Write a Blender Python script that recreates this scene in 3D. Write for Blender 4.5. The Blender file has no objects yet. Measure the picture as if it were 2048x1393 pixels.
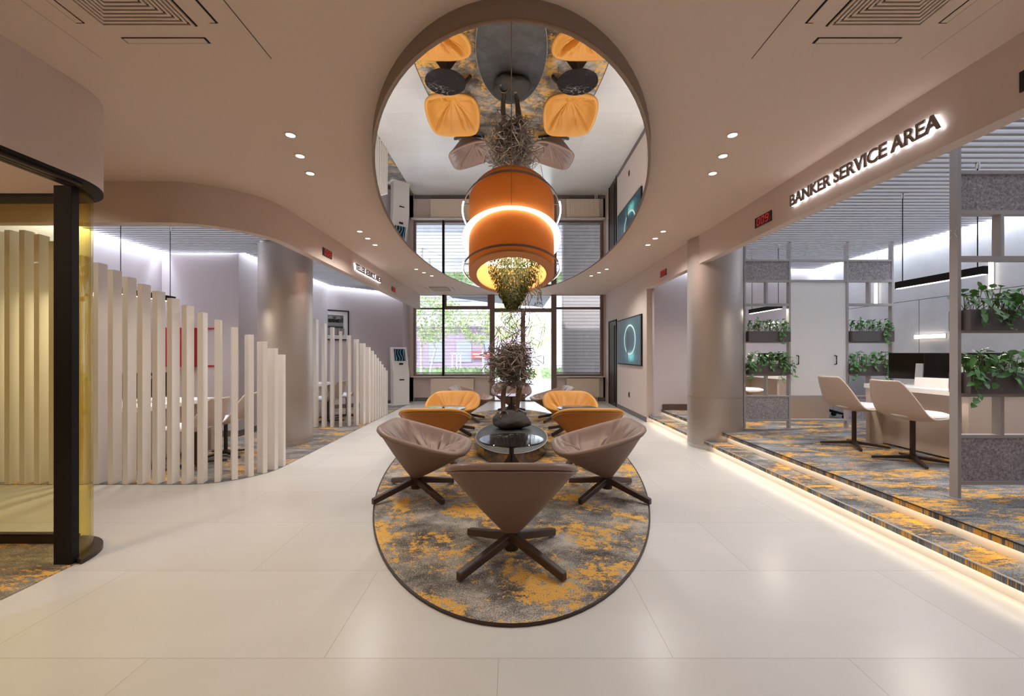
import bpy, bmesh, math, random
from mathutils import Vector, Matrix, noise as mnoise
PI = math.pi
sc = bpy.context.scene
COL = sc.collection

# ------------------------------------------------------------------ materials
def lin(c):
    c = c / 255.0
    return c / 12.92 if c <= 0.04045 else ((c + 0.055) / 1.055) ** 2.4
def rgb(r, g, b): return (lin(r), lin(g), lin(b), 1.0)

def mat(name, col, rough=0.6, metal=0.0, spec=0.5, bump=None, vary=None, emit=None, estr=0.0, aniso=0.0, sheen=0.0):
    m = bpy.data.materials.new(name); m.use_nodes = True
    nt = m.node_tree; b = nt.nodes['Principled BSDF']
    b.inputs['Base Color'].default_value = col
    b.inputs['Roughness'].default_value = rough
    b.inputs['Metallic'].default_value = metal
    b.inputs['Specular IOR Level'].default_value = spec
    if aniso: b.inputs['Anisotropic'].default_value = aniso
    if sheen: b.inputs['Sheen Weight'].default_value = sheen
    if emit is not None:
        b.inputs['Emission Color'].default_value = emit
        b.inputs['Emission Strength'].default_value = estr
    tc = nt.nodes.new('ShaderNodeTexCoord')
    if vary:
        sc_, amt = vary
        n = nt.nodes.new('ShaderNodeTexNoise'); n.inputs['Scale'].default_value = sc_; n.inputs['Detail'].default_value = 6
        nt.links.new(tc.outputs['Object'], n.inputs['Vector'])
        mx = nt.nodes.new('ShaderNodeMix'); mx.data_type = 'RGBA'
        mx.inputs[6].default_value = tuple(max(0, c * (1 - amt)) for c in col[:3]) + (1,)
        mx.inputs[7].default_value = tuple(min(1, c * (1 + amt)) for c in col[:3]) + (1,)
        nt.links.new(n.outputs['Fac'], mx.inputs[0]); nt.links.new(mx.outputs[2], b.inputs['Base Color'])
    if bump:
        sc_, st = bump
        n = nt.nodes.new('ShaderNodeTexNoise'); n.inputs['Scale'].default_value = sc_; n.inputs['Detail'].default_value = 4
        nt.links.new(tc.outputs['Object'], n.inputs['Vector'])
        bp = nt.nodes.new('ShaderNodeBump'); bp.inputs['Strength'].default_value = st; bp.inputs['Distance'].default_value = 0.01
        nt.links.new(n.outputs['Fac'], bp.inputs['Height']); nt.links.new(bp.outputs['Normal'], b.inputs['Normal'])
    return m

class NT:
    """small node helper"""
    def __init__(s, name):
        s.m = bpy.data.materials.new(name); s.m.use_nodes = True
        s.t = s.m.node_tree; s.b = s.t.nodes['Principled BSDF']
        s.co = s.t.nodes.new('ShaderNodeTexCoord').outputs['Object']
    def n(s, typ, **kw):
        x = s.t.nodes.new(typ)
        for k, v in kw.items():
            if k.startswith('_'): setattr(x, k[1:], v)
        return x
    def link(s, a, b): s.t.links.new(a, b)
    def math(s, op, a, b=None, c=None, clamp=False):
        x = s.t.nodes.new('ShaderNodeMath'); x.operation = op; x.use_clamp = clamp
        for i, v in enumerate((a, b, c)):
            if v is None: continue
            if isinstance(v, (int, float)): x.inputs[i].default_value = v
            else: s.link(v, x.inputs[i])
        return x.outputs[0]
    def mapping(s, scale=(1, 1, 1), loc=(0, 0, 0), rot=(0, 0, 0)):
        x = s.t.nodes.new('ShaderNodeMapping')
        x.inputs['Scale'].default_value = scale; x.inputs['Location'].default_value = loc; x.inputs['Rotation'].default_value = rot
        s.link(s.co, x.inputs['Vector']); return x.outputs[0]
    def noise(s, vec, scale, detail=4, rough=0.5, dist=0.0):
        x = s.t.nodes.new('ShaderNodeTexNoise'); x.inputs['Scale'].default_value = scale
        x.inputs['Detail'].default_value = detail; x.inputs['Roughness'].default_value = rough
        x.inputs['Distortion'].default_value = dist
        s.link(vec, x.inputs['Vector']); return x.outputs['Fac']
    def ramp(s, fac, stops, interp='LINEAR'):
        x = s.t.nodes.new('ShaderNodeValToRGB'); x.color_ramp.interpolation = interp
        e = x.color_ramp.elements
        while len(e) < len(stops): e.new(0.5)
        for i, (p, c) in enumerate(stops): e[i].position = p; e[i].color = c
        s.link(fac, x.inputs[0]); return x.outputs[0]
    def mix(s, fac, a, b):
        x = s.t.nodes.new('ShaderNodeMix'); x.data_type = 'RGBA'
        for i, v in ((0, fac), (6, a), (7, b)):
            if isinstance(v, (int, float)): x.inputs[i].default_value = v
            elif isinstance(v, tuple): x.inputs[i].default_value = v
            else: s.link(v, x.inputs[i])
        return x.outputs[2]
    def bump(s, h, strength, dist=0.01):
        x = s.t.nodes.new('ShaderNodeBump'); x.inputs['Strength'].default_value = strength; x.inputs['Distance'].default_value = dist
        s.link(h, x.inputs['Height']); s.link(x.outputs[0], s.b.inputs['Normal'])
    def out(s, col=None, rough=None, metal=None):
        if col is not None:
            if isinstance(col, tuple): s.b.inputs['Base Color'].default_value = col
            else: s.link(col, s.b.inputs['Base Color'])
        if rough is not None:
            if isinstance(rough, (int, float)): s.b.inputs['Roughness'].default_value = rough
            else: s.link(rough, s.b.inputs['Roughness'])
        if metal is not None: s.b.inputs['Metallic'].default_value = metal
        return s.m

def carpet(name, sx, sy, thr, warm, seed=0.0, rot=0.0, g0=(66, 66, 68), g1=(150, 143, 132)):
    k = NT(name)
    flat = k.mapping((sx, sy, 0.0), (seed, seed * 1.7, 0), (0, 0, rot))
    fine = k.mapping((1, 1, 0.0), (seed, 0, 0))
    big = k.noise(flat, 2.6, 4, 0.6, 0.4)          # where the orange gathers
    mid = k.noise(flat, 15.0, 7, 0.8, 0.1)          # ragged fragments
    sp = k.noise(fine, 75, 2, 0.7)                  # tufts
    f = k.math('ADD', k.math('ADD', k.math('MULTIPLY', big, 0.40), k.math('MULTIPLY', mid, 0.46)), k.math('MULTIPLY', sp, 0.14))
    grey = k.noise(flat, 3.4, 8, 0.7, 0.3)
    gy = k.math('ADD', k.math('MULTIPLY', grey, 0.5), k.math('MULTIPLY', k.noise(fine, 120, 2, 0.9), 0.5))
    base = k.ramp(gy, [(0.40, rgb(*g0)), (0.50, rgb(*[(a * .5 + b * .5) for a, b in zip(g0, g1)])), (0.59, rgb(*g1))])
    orange = k.ramp(k.noise(fine, 120, 2, 0.7), [(0.3, rgb(214, 158, 74)), (0.7, rgb(*warm))])
    mask = k.ramp(f, [(thr, (0, 0, 0, 1)), (thr + 0.012, (1, 1, 1, 1))])
    k.bump(k.noise(fine, 190, 2, 0.8), 0.5, 0.006)
    k.b.inputs['Specular IOR Level'].default_value = 0.15
    return k.out(k.mix(mask, base, orange), 0.95)

M = {}
M['rug'] = carpet('lounge_rug_pile', 1.0, 1.15, 0.521, (252, 202, 112), 3.1, 0.0, (66, 62, 61), (206, 199, 190))
M['carpet_teller'] = carpet('teller_carpet_pile', 0.75, 1.5, 0.535, (244, 188, 92), 7.7, 0.15, (80, 80, 84), (170, 166, 162))
M['carpet_banker'] = carpet('banker_carpet_pile', 0.62, 1.7, 0.522, (244, 188, 92), 11.3, 0.12, (66, 68, 74), (176, 176, 176))
M['carpet_booth'] = carpet('booth_carpet_pile', 0.8, 1.9, 0.525, (248, 194, 96), 5.2, 0.3, (92, 84, 76), (186, 174, 158))

k = NT('floor_stone_tile')
br = k.n('ShaderNodeTexBrick'); br.offset = 0.5
br.inputs['Scale'].default_value = 1.0; br.inputs['Brick Width'].default_value = 1.49; br.inputs['Row Height'].default_value = 0.71
br.inputs['Mortar Size'].default_value = 0.0022; br.inputs['Mortar Smooth'].default_value = 0.3
br.inputs['Color1'].default_value = rgb(218, 216, 213); br.inputs['Color2'].default_value = rgb(213, 210, 206); br.inputs['Mortar'].default_value = rgb(190, 184, 176)
k.link(k.mapping((1, 1, 1), (0.8, 0.37, 0)), br.inputs['Vector'])
cl = k.noise(k.mapping((0.5, 1.2, 1)), 1.6, 8, 0.6, 0.6)
shade = k.ramp(cl, [(0.3, (0.93, 0.925, 0.91, 1)), (0.7, (1, 1, 1, 1))])
mm = k.n('ShaderNodeMix'); mm.data_type = 'RGBA'; mm.blend_type = 'MULTIPLY'; mm.inputs[0].default_value = 1
k.link(br.outputs['Color'], mm.inputs[6]); k.link(shade, mm.inputs[7])
k.b.inputs['Specular IOR Level'].default_value = 0.4
M['tile'] = k.out(mm.outputs[2], 0.26)

M['ceil'] = mat('ceiling_plaster', rgb(220, 200, 185), 0.85, bump=(60, 0.04))
M['wall'] = mat('wall_plaster_taupe', rgb(212, 196, 187), 0.85, bump=(60, 0.05))
M['wall_lav'] = mat('wall_plaster_greige', rgb(196, 186, 188), 0.85, bump=(60, 0.05))
M['rim'] = mat('mirror_drop_rim', rgb(150, 134, 124), 0.8)
M['plenum'] = mat('plenum_white', rgb(215, 218, 225), 0.9)
M['slat'] = mat('ceiling_slat_grey', rgb(158, 156, 158), 0.45)
M['mirror'] = mat('mirror_glass', (0.93, 0.93, 0.93, 1), 0.0, 1.0)
M['trim_bronze'] = mat('bronze_trim', rgb(150, 128, 108), 0.35, 0.7)
M['base'] = mat('baseboard_grey', rgb(104, 98, 96), 0.5)
M['base_wood'] = mat('baseboard_dark_wood', rgb(92, 74, 62), 0.5, vary=(6, .25))
M['steel'] = mat('brushed_steel', rgb(186, 177, 171), 0.42, 0.75, aniso=0.5, bump=(9, 0.02))
M['steel_light'] = mat('satin_metal', rgb(200, 198, 196), 0.3, 0.85)
M['dark_metal'] = mat('dark_bronze_metal', rgb(58, 44, 38), 0.42, 0.35)
M['black'] = mat('black_powder_coat', rgb(18, 15, 14), 0.6, spec=0.25)
M['black_gloss'] = mat('black_gloss', rgb(12, 12, 14), 0.12)
M['frame_brown'] = mat('window_frame_brown', rgb(124, 104, 95), 0.45, bump=(40, .03))
M['door_wood'] = mat('dark_door_wood', rgb(52, 38, 33), 0.4, vary=(5, .3))
M['white_fin'] = mat('white_lacquer_fin', rgb(236, 230, 224), 0.42)
M['white'] = mat('white_lacquer', rgb(226, 222, 218), 0.35)
M['white_gloss'] = mat('white_gloss_panel', rgb(240, 238, 236), 0.08)
M['sill'] = mat('sill_stone', rgb(214, 200, 188), 0.4, vary=(14, .06))
M['radiator'] = mat('radiator_enamel', rgb(232, 216, 198), 0.4)
M['shelf'] = mat('shelf_frame_grey', rgb(168, 163, 162), 0.45)
M['felt'] = None
k = NT('grey_felt')
fn = k.noise(k.mapping((1, 1, 1)), 60, 6, 0.75, 0.8)
k.bump(k.noise(k.mapping(), 160, 3), 0.4)
M['felt'] = k.out(k.ramp(fn, [(0.36, rgb(112, 106, 110)), (0.5, rgb(156, 150, 154)), (0.68, rgb(210, 204, 206))]), 0.95)
M['planter'] = mat('planter_grey', rgb(94, 88, 88), 0.55)
M['soil'] = mat('soil', rgb(52, 40, 30), 0.95, bump=(60, .6))
M['leaf'] = mat('pothos_leaf', rgb(86, 136, 70), 0.38, vary=(9, .35))
M['leaf_dark'] = mat('ivy_leaf', rgb(98, 104, 42), 0.5, vary=(14, .5))
M['stem'] = mat('green_stem', rgb(92, 118, 58), 0.6)
M['taupe'] = mat('taupe_leather', rgb(138, 114, 104), 0.36, bump=(220, 0.12))
M['taupe_shell'] = mat('taupe_shell', rgb(122, 98, 88), 0.55, bump=(300, 0.2))
M['ochre'] = mat('ochre_leather', rgb(202, 142, 58), 0.46, bump=(220, 0.12))
M['ochre_shell'] = mat('ochre_shell', rgb(178, 112, 44), 0.55, bump=(300, 0.2))
M['wood_leg'] = mat('dark_walnut_leg', rgb(66, 48, 42), 0.38, vary=(9, .2))
k = NT('black_marble')
v = k.noise(k.mapping((1, 1.8, 1)), 3.2, 7, 0.55, 1.5)
vein = k.math('ABSOLUTE', k.math('SUBTRACT', v, 0.5))
gate = k.ramp(k.noise(k.mapping(loc=(3, 1, 0)), 2.6, 3), [(0.48, (0, 0, 0, 1)), (0.58, (1, 1, 1, 1))])
vm = k.math('MULTIPLY', k.ramp(vein, [(0.0, (1, 1, 1, 1)), (0.02, (0, 0, 0, 1))]), gate)
M['marble'] = k.out(k.mix(vm, rgb(26, 25, 27), rgb(150, 148, 148)), 0.07)
k = NT('slate_top')
sn = k.noise(k.mapping((1, 1, 1), rot=(0, 0, .6)), 5, 9, 0.65, 0.8)
k.bump(k.noise(k.mapping((6, 40, 1), rot=(0, 0, .7)), 2, 5), 0.12)
M['slate'] = k.out(k.ramp(sn, [(0.3, rgb(46, 44, 44)), (0.7, rgb(76, 73, 73))]), 0.5)
M['plinth_side'] = mat('plinth_bronze_mirror', rgb(120, 106, 98), 0.16, 0.85)
M['rock'] = mat('dark_rock', rgb(64, 58, 56), 0.8, bump=(14, 0.6), vary=(5, .3))
M['wire'] = mat('bent_steel_wire', rgb(134, 124, 118), 0.36, 0.6, vary=(4, .35))
M['bronze'] = mat('patinated_bronze', rgb(110, 96, 86), 0.3, 0.8, bump=(12, .2))
M['drum'] = mat('orange_felt_shade', rgb(214, 138, 66), 0.9, bump=(260, .2), sheen=0.2)
k = NT('orange_fabric_shade')
tl = k.n('ShaderNodeBsdfTranslucent'); tl.inputs[0].default_value = rgb(246, 214, 168)
mxs = k.n('ShaderNodeMixShader'); mxs.inputs[0].default_value = 0.4
k.out(rgb(212, 142, 78), .9); k.link(k.b.outputs[0], mxs.inputs[1]); k.link(tl.outputs[0], mxs.inputs[2])
k.link(mxs.outputs[0], k.t.nodes['Material Output'].inputs[0])
M['shade'] = k.m
k = NT('shade_lining_cream')
tl = k.n('ShaderNodeBsdfTranslucent'); tl.inputs[0].default_value = rgb(255, 240, 205)
mxs = k.n('ShaderNodeMixShader'); mxs.inputs[0].default_value = 0.55
k.out(rgb(240, 208, 138), .85); k.link(k.b.outputs[0], mxs.inputs[1]); k.link(tl.outputs[0], mxs.inputs[2])
k.link(mxs.outputs[0], k.t.nodes['Material Output'].inputs[0])
M['drum_in'] = k.m
M['ring_grey'] = mat('ring_grey_metal', rgb(128, 112, 104), 0.4, 0.5)
M['glow_white'] = mat('lamp_diffuser', (1, 1, 1, 1), 0.5, emit=(1.0, 0.88, 0.70, 1), estr=6.0)
M['glow_led'] = mat('led_white', (1, 1, 1, 1), 0.5, emit=(1, 0.98, 0.96, 1), estr=9.0)
M['glow_step'] = mat('led_step', (1, 1, 1, 1), 0.5, emit=(1.0, 0.84, 0.62, 1), estr=4.0)
M['glow_down'] = mat('downlight_lens', (1, 1, 1, 1), 0.5, emit=(1.0, 0.88, 0.72, 1), estr=6.0)
M['glow_sign'] = mat('sign_backlight', (1, 1, 1, 1), 0.5, emit=(0.93, 0.95, 1.0, 1), estr=3.2)
M['glow_pend'] = mat('pendant_diffuser', (1, 1, 1, 1), 0.5, emit=(1.0, 0.86, 0.66, 1), estr=8.0)
M['glow_wall'] = mat('wall_light_diffuser', (1, 1, 1, 1), 0.5, emit=(1.0, 0.88, 0.72, 1), estr=5.0)
M['letters'] = mat('sign_letter_bronze', rgb(128, 114, 106), 0.5, 0.2)
M['led_red'] = mat('led_red', rgb(160, 8, 8), 0.5, emit=(0.62, 0.015, 0.02, 1), estr=.45)
M['desk'] = mat('desk_greige_laminate', rgb(196, 180, 168), 0.5)
M['desk_top'] = mat('desk_top_white', rgb(236, 232, 228), 0.35)
M['shell_beige'] = mat('chair_shell_greige', rgb(196, 178, 166), 0.45)
M['pad'] = mat('seat_pad_white', rgb(226, 224, 228), 0.8, bump=(300, .15))
M['silver'] = mat('silver_plastic', rgb(168, 168, 172), 0.4, 0.3)
M['linen'] = mat('booth_linen', rgb(206, 178, 140), 0.9, bump=(120, .3), vary=(60, .08))
M['red'] = mat('red_enamel', rgb(176, 24, 40), 0.4)
M['mat_white'] = mat('passepartout', rgb(216, 212, 214), 0.7)
M['asphalt'] = mat('pale_paving', rgb(196, 194, 196), 0.9, vary=(1.5, .1))
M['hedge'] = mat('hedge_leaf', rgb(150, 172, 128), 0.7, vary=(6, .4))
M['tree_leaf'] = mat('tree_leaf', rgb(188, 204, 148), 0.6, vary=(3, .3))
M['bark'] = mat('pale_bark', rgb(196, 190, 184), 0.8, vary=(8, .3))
M['concrete'] = mat('rough_concrete', rgb(176, 168, 164), 0.95, vary=(40, .16), bump=(40, .4))
M['facade'] = mat('pale_facade', rgb(200, 202, 214), 0.8)
M['facade_dark'] = mat('lilac_shopfront', rgb(170, 154, 168), 0.7, vary=(3, .15))
M['facade_glass'] = mat('facade_glass', rgb(168, 172, 186), 0.2)
M['white_paint'] = mat('white_paint', rgb(238, 238, 240), 0.6)
M['sign_red'] = mat('sign_red', rgb(190, 104, 104), 0.6)
M['canopy'] = mat('canopy_soffit', rgb(116, 118, 126), 0.8)

def glass(name, col, rough=0.0, ior=1.45):
    """thin architectural glass: tinted transmission plus a Fresnel reflection (one sheet)"""
    m = bpy.data.materials.new(name); m.use_nodes = True; nt = m.node_tree; nt.nodes.clear()
    o = nt.nodes.new('ShaderNodeOutputMaterial'); t = nt.nodes.new('ShaderNodeBsdfTransparent'); g = nt.nodes.new('ShaderNodeBsdfGlossy')
    t.inputs[0].default_value = col; g.inputs['Roughness'].default_value = rough
    lw = nt.nodes.new('ShaderNodeLayerWeight'); lw.inputs['Blend'].default_value = 0.5
    pw = nt.nodes.new('ShaderNodeMath'); pw.operation = 'POWER'; pw.inputs[1].default_value = 4.5
    nt.links.new(lw.outputs['Facing'], pw.inputs[0])
    f = nt.nodes.new('ShaderNodeMath'); f.operation = 'MULTIPLY_ADD'; f.inputs[1].default_value = 0.7; f.inputs[2].default_value = 0.025
    nt.links.new(pw.outputs[0], f.inputs[0])
    mx = nt.nodes.new('ShaderNodeMixShader')
    nt.links.new(f.outputs[0], mx.inputs[0]); nt.links.new(t.outputs[0], mx.inputs[1]); nt.links.new(g.outputs[0], mx.inputs[2])
    nt.links.new(mx.outputs[0], o.inputs[0]); return m
M['glass'] = glass('clear_glass', (0.94, 0.96, 0.96, 1))
M['glass_amber'] = glass('amber_glass', (0.998, 0.965, 0.74, 1))
M['glass_amber2'] = glass('amber_glass_curved', (0.993, 0.93, 0.6, 1))
m = bpy.data.materials.new('sheer_screen_fabric'); m.use_nodes = True; nt = m.node_tree; nt.nodes.clear()
o = nt.nodes.new('ShaderNodeOutputMaterial'); t = nt.nodes.new('ShaderNodeBsdfTransparent'); d = nt.nodes.new('ShaderNodeBsdfDiffuse')
t.inputs[0].default_value = (0.90, 0.90, 0.93, 1); d.inputs[0].default_value = rgb(150, 146, 150)
mx = nt.nodes.new('ShaderNodeMixShader'); mx.inputs[0].default_value = 0.2
nt.links.new(t.outputs[0], mx.inputs[1]); nt.links.new(d.outputs[0], mx.inputs[2]); nt.links.new(mx.outputs[0], o.inputs[0])
M['sheer'] = m

k = NT('banker_wall_panels')      # grey wall panels with fine seams (object space = world space)
sep = k.n('ShaderNodeSeparateXYZ'); k.link(k.co, sep.inputs[0])
def seam(vec, pos, w):
    return k.math('LESS_THAN', k.math('ABSOLUTE', k.math('SUBTRACT', vec, pos)), w)
up = k.math('GREATER_THAN', sep.outputs[2], 2.07)
s1 = seam(sep.outputs[2], 2.07, 0.004)
mod1 = k.math('PINGPONG', k.math('SUBTRACT', sep.outputs[1], 4.97), 0.785)
v1 = k.math('LESS_THAN', mod1, 0.004)
mod2 = k.math('PINGPONG', k.math('SUBTRACT', sep.outputs[1], 5.87), 0.785)
v2 = k.math('LESS_THAN', mod2, 0.004)
sel = k.math('ADD', k.math('MULTIPLY', v1, up), k.math('MULTIPLY', v2, k.math('SUBTRACT', 1.0, up)))
msk = k.math('MAXIMUM', s1, sel)
pc = k.ramp(k.noise(k.mapping(), 3, 8, 0.6), [(0.3, rgb(186, 186, 190)), (0.7, rgb(202, 202, 206))])
M['wall_panel'] = k.out(k.mix(msk, pc, rgb(70, 66, 66)), 0.7)

# ------------------------------------------------------------------ mesh helpers
class MB:
    def __init__(s): s.v = []; s.f = []
    def add(s, vs, fs):
        o = len(s.v); s.v += [tuple(x) for x in vs]; s.f += [tuple(i + o for i in f) for f in fs]; return s
    def box(s, x0, y0, z0, x1, y1, z1):
        x0, x1 = min(x0, x1), max(x0, x1); y0, y1 = min(y0, y1), max(y0, y1); z0, z1 = min(z0, z1), max(z0, z1)
        return s.add([(x0,y0,z0),(x1,y0,z0),(x1,y1,z0),(x0,y1,z0),(x0,y0,z1),(x1,y0,z1),(x1,y1,z1),(x0,y1,z1)],
                     [(0,3,2,1),(4,5,6,7),(0,1,5,4),(1,2,6,5),(2,3,7,6),(3,0,4,7)])
    def prism(s, poly, z0, z1):
        n = len(poly)
        a = sum(poly[i][0]*poly[(i+1)%n][1]-poly[(i+1)%n][0]*poly[i][1] for i in range(n))
        if a < 0: poly = poly[::-1]
        vs = [(x,y,z0) for x,y in poly] + [(x,y,z1) for x,y in poly]
        fs = [tuple(range(n))[::-1], tuple(range(n, 2*n))] + [(i,(i+1)%n,n+(i+1)%n,n+i) for i in range(n)]
        return s.add(vs, fs)
    def ringprism(s, outer, inner, z0, z1):
        n = len(outer); vs = []
        for P, z in ((outer,z0),(outer,z1),(inner,z1),(inner,z0)): vs += [(x,y,z) for x,y in P]
        fs = []
        for k_ in range(4):
            for i in range(n):
                a, b = k_*n+i, k_*n+(i+1)%n; c, d = ((k_+1)%4)*n+(i+1)%n, ((k_+1)%4)*n+i
                fs.append((a,b,c,d))
        return s.add(vs, fs)
    def wall(s, path, th, z0, z1, side=1):
        """extrude an open plan polyline, thickness th to the left(+) of its direction"""
        pts = [Vector(p) for p in path]; off = []
        for i, p in enumerate(pts):
            d = Vector((0, 0))
            if i > 0: d += (pts[i]-pts[i-1]).normalized()
            if i < len(pts)-1: d += (pts[i+1]-pts[i]).normalized()
            d.normalize(); nrm = Vector((-d.y, d.x)) * side
            off.append(p + nrm*th)
        return s.prism([tuple(p) for p in pts] + [tuple(p) for p in off[::-1]], z0, z1)
    def cyl(s, c, r, z0, z1, n=32, r1=None):
        r1 = r if r1 is None else r1
        vs = [(c[0]+r*math.cos(2*PI*i/n), c[1]+r*math.sin(2*PI*i/n), z0) for i in range(n)]
        vs += [(c[0]+r1*math.cos(2*PI*i/n), c[1]+r1*math.sin(2*PI*i/n), z1) for i in range(n)]
        return s.add(vs, [tuple(range(n))[::-1], tuple(range(n,2*n))] + [(i,(i+1)%n,n+(i+1)%n,n+i) for i in range(n)])
    def lathe(s, prof, c=(0,0), n=48, sx=1, sy=1):
        vs = []
        for r, z in prof: vs += [(c[0]+sx*r*math.cos(2*PI*i/n), c[1]+sy*r*math.sin(2*PI*i/n), z) for i in range(n)]
        fs = [(a*n+i, a*n+(i+1)%n, (a+1)*n+(i+1)%n, (a+1)*n+i) for a in range(len(prof)-1) for i in range(n)]
        if prof[0][0] > 1e-6: fs.append(tuple(range(n))[::-1])
        if prof[-1][0] > 1e-6: fs.append(tuple(range((len(prof)-1)*n, len(prof)*n)))
        return s.add(vs, fs)
    def tube(s, pts, r, n=6, r1=None, closed=False):
        pts = [Vector(p) for p in pts]; m_ = len(pts); vs = []
        up = Vector((0.13, 0.21, 0.97))
        for i, p in enumerate(pts):
            a = pts[(i-1) % m_] if (i > 0 or closed) else p; b = pts[(i+1) % m_] if (i < m_-1 or closed) else p
            d = (b-a).normalized()
            u = d.cross(up)
            if u.length < 0.05: u = d.cross(Vector((1,0,0)))
            u.normalize(); w = d.cross(u)
            rr = r if r1 is None else r + (r1-r)*i/(m_-1)
            for j in range(n):
                an = 2*PI*j/n; vs.append(p + u*rr*math.cos(an) + w*rr*math.sin(an))
        fs = []
        for i in range(m_ if closed else m_-1):
            for j in range(n):
                a = i*n+j; b = i*n+(j+1)%n; q = ((i+1)%m_)*n
                fs.append((a, b, q+(j+1)%n, q+j))
        if not closed: fs += [tuple(range(n))[::-1], tuple(range((m_-1)*n, m_*n))]
        return s.add(vs, fs)
    def beam(s, a, b, w0, h0, w1, h1):
        """tapered rectangular bar from a to b (w horizontal, h vertical)"""
        a, b = Vector(a), Vector(b); d = (b-a).normalized(); u = Vector((-d.y, d.x, 0)).normalized(); w = Vector((0,0,1))
        vs = []
        for p, ww, hh in ((a,w0,h0),(b,w1,h1)):
            for sx, sz in ((-1,-1),(1,-1),(1,1),(-1,1)): vs.append(p + u*sx*ww/2 + w*sz*hh/2)
        return s.add(vs, [(0,3,2,1),(4,5,6,7),(0,1,5,4),(1,2,6,5),(2,3,7,6),(3,0,4,7)])
    def xf(s, mtx):
        s.v = [tuple(mtx @ Vector(p)) for p in s.v]; return s
    def build(s, name, m, parent=None, smooth=None, bevel=0.0, seg=2):
        me = bpy.data.meshes.new(name); me.from_pydata(s.v, [], s.f); me.update()
        bm = bmesh.new(); bm.from_mesh(me); bmesh.ops.recalc_face_normals(bm, faces=bm.faces); bm.to_mesh(me); bm.free()
        me.materials.append(m)
        o = bpy.data.objects.new(name, me); COL.objects.link(o)
        if parent: o.parent = parent
        if smooth is not None:
            me.shade_smooth(); me.set_sharp_from_angle(angle=math.radians(smooth))
        if bevel:
            md = o.modifiers.new('bevel', 'BEVEL'); md.width = bevel; md.segments = seg; md.limit_method = 'ANGLE'; md.angle_limit = math.radians(40)
            me.shade_smooth(); me.set_sharp_from_angle(angle=math.radians(50))
        return o

def tag(o, label=None, cat=None, group=None, kind=None):
    if label: o['label'] = label
    if cat: o['category'] = cat
    if group: o['group'] = group
    if kind: o['kind'] = kind
    return o
def thing(name, label, cat, loc=(0,0,0), rz=0.0, group=None):
    o = bpy.data.objects.new(name, None); COL.objects.link(o)
    o.location = loc; o.rotation_euler = (0,0,rz); o.empty_display_size = 0.1
    return tag(o, label, cat, group)
def struct(o): o['kind'] = 'structure'; return o
def kids(o): return [c for c in bpy.data.objects if c.parent == o]
def dup(o, loc, rz, label, group=None):
    r = o.copy(); COL.objects.link(r); r.location = loc; r.rotation_euler = (0,0,rz)
    r['label'] = label
    if group: r['group'] = group
    for c in kids(o):
        q = c.copy(); COL.objects.link(q); q.parent = r
        for g in kids(c):
            h = g.copy(); COL.objects.link(h); h.parent = q
    return r
ORD = ['first','second','third','fourth','fifth','sixth','seventh','eighth','ninth','tenth','eleventh','twelfth','thirteenth','fourteenth','fifteenth',
       'sixteenth','seventeenth','eighteenth','nineteenth','twentieth','twenty-first','twenty-second','twenty-third','twenty-fourth','twenty-fifth']
def ell(cx, cy, b, a, n=96, t0=0, t1=2*PI, end=False):
    return [(cx+b*math.cos(t0+(t1-t0)*i/n), cy+a*math.sin(t0+(t1-t0)*i/n)) for i in range(n+1 if end else n)]
def arc(cx, cy, r, t0, t1, n=14): return [(cx+r*math.cos(t0+(t1-t0)*i/n), cy+r*math.sin(t0+(t1-t0)*i/n)) for i in range(n+1)]
def text_mesh(name, body, m, size_cap, width, depth, parent, mtx, offset=0.0):
    cu = bpy.data.curves.new(name, 'FONT'); cu.body = body; cu.size = size_cap/0.72; cu.extrude = depth/2; cu.offset = offset; cu.resolution_u = 4
    to = bpy.data.objects.new(name+'_tmp', cu); COL.objects.link(to)
    bpy.context.view_layer.update()
    me = bpy.data.meshes.new_from_object(to.evaluated_get(bpy.context.evaluated_depsgraph_get()))
    bpy.data.objects.remove(to); bpy.data.curves.remove(cu)
    xs = [v.co.x for v in me.vertices]; x0, x1 = min(xs), max(xs); sx = width/(x1-x0)
    ys = [v.co.y for v in me.vertices]; y0 = min(ys)
    for v in me.vertices: v.co = mtx @ Vector(((v.co.x-x0)*sx, v.co.y-y0, v.co.z))
    me.name = name; me.materials.clear(); me.materials.append(m)
    o = bpy.data.objects.new(name, me); COL.objects.link(o); o.parent = parent; return o

# ------------------------------------------------------------------ dimensions
H = 2.915; YB = 11.29; Y0 = -1.6
XL, XR = -2.50, 2.563
ZB = 2.53            # underside of bulkheads
ZS = 2.87            # underside of slat ceilings
ZP = 3.15            # plenum ceiling
EC = (0.0, 5.86)     # centre of the oval island

# ------------------------------------------------------------------ floors
o = MB().box(-6.2, Y0, -0.1, 5.95, YB+0.1, 0.0).build('floor', M['tile']); struct(o)
edge = [(-6.1, 4.09), (-3.25, 4.09)] + arc(-3.25, 4.72, 0.63, -PI/2, 0)[1:] + [(-2.64, 7.0), (-2.66, YB)]
o = MB().prism(edge + [(-6.1, YB)], 0.0, 0.005).build('floor_left', M['carpet_teller']); struct(o)
o = MB().prism([(-2.69, Y0), (-2.69, 2.62), (-2.92, 2.84), (-6.1, 2.84), (-6.1, Y0)], 0.0, 0.005).build('floor_left', M['carpet_booth']); struct(o)

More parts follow.
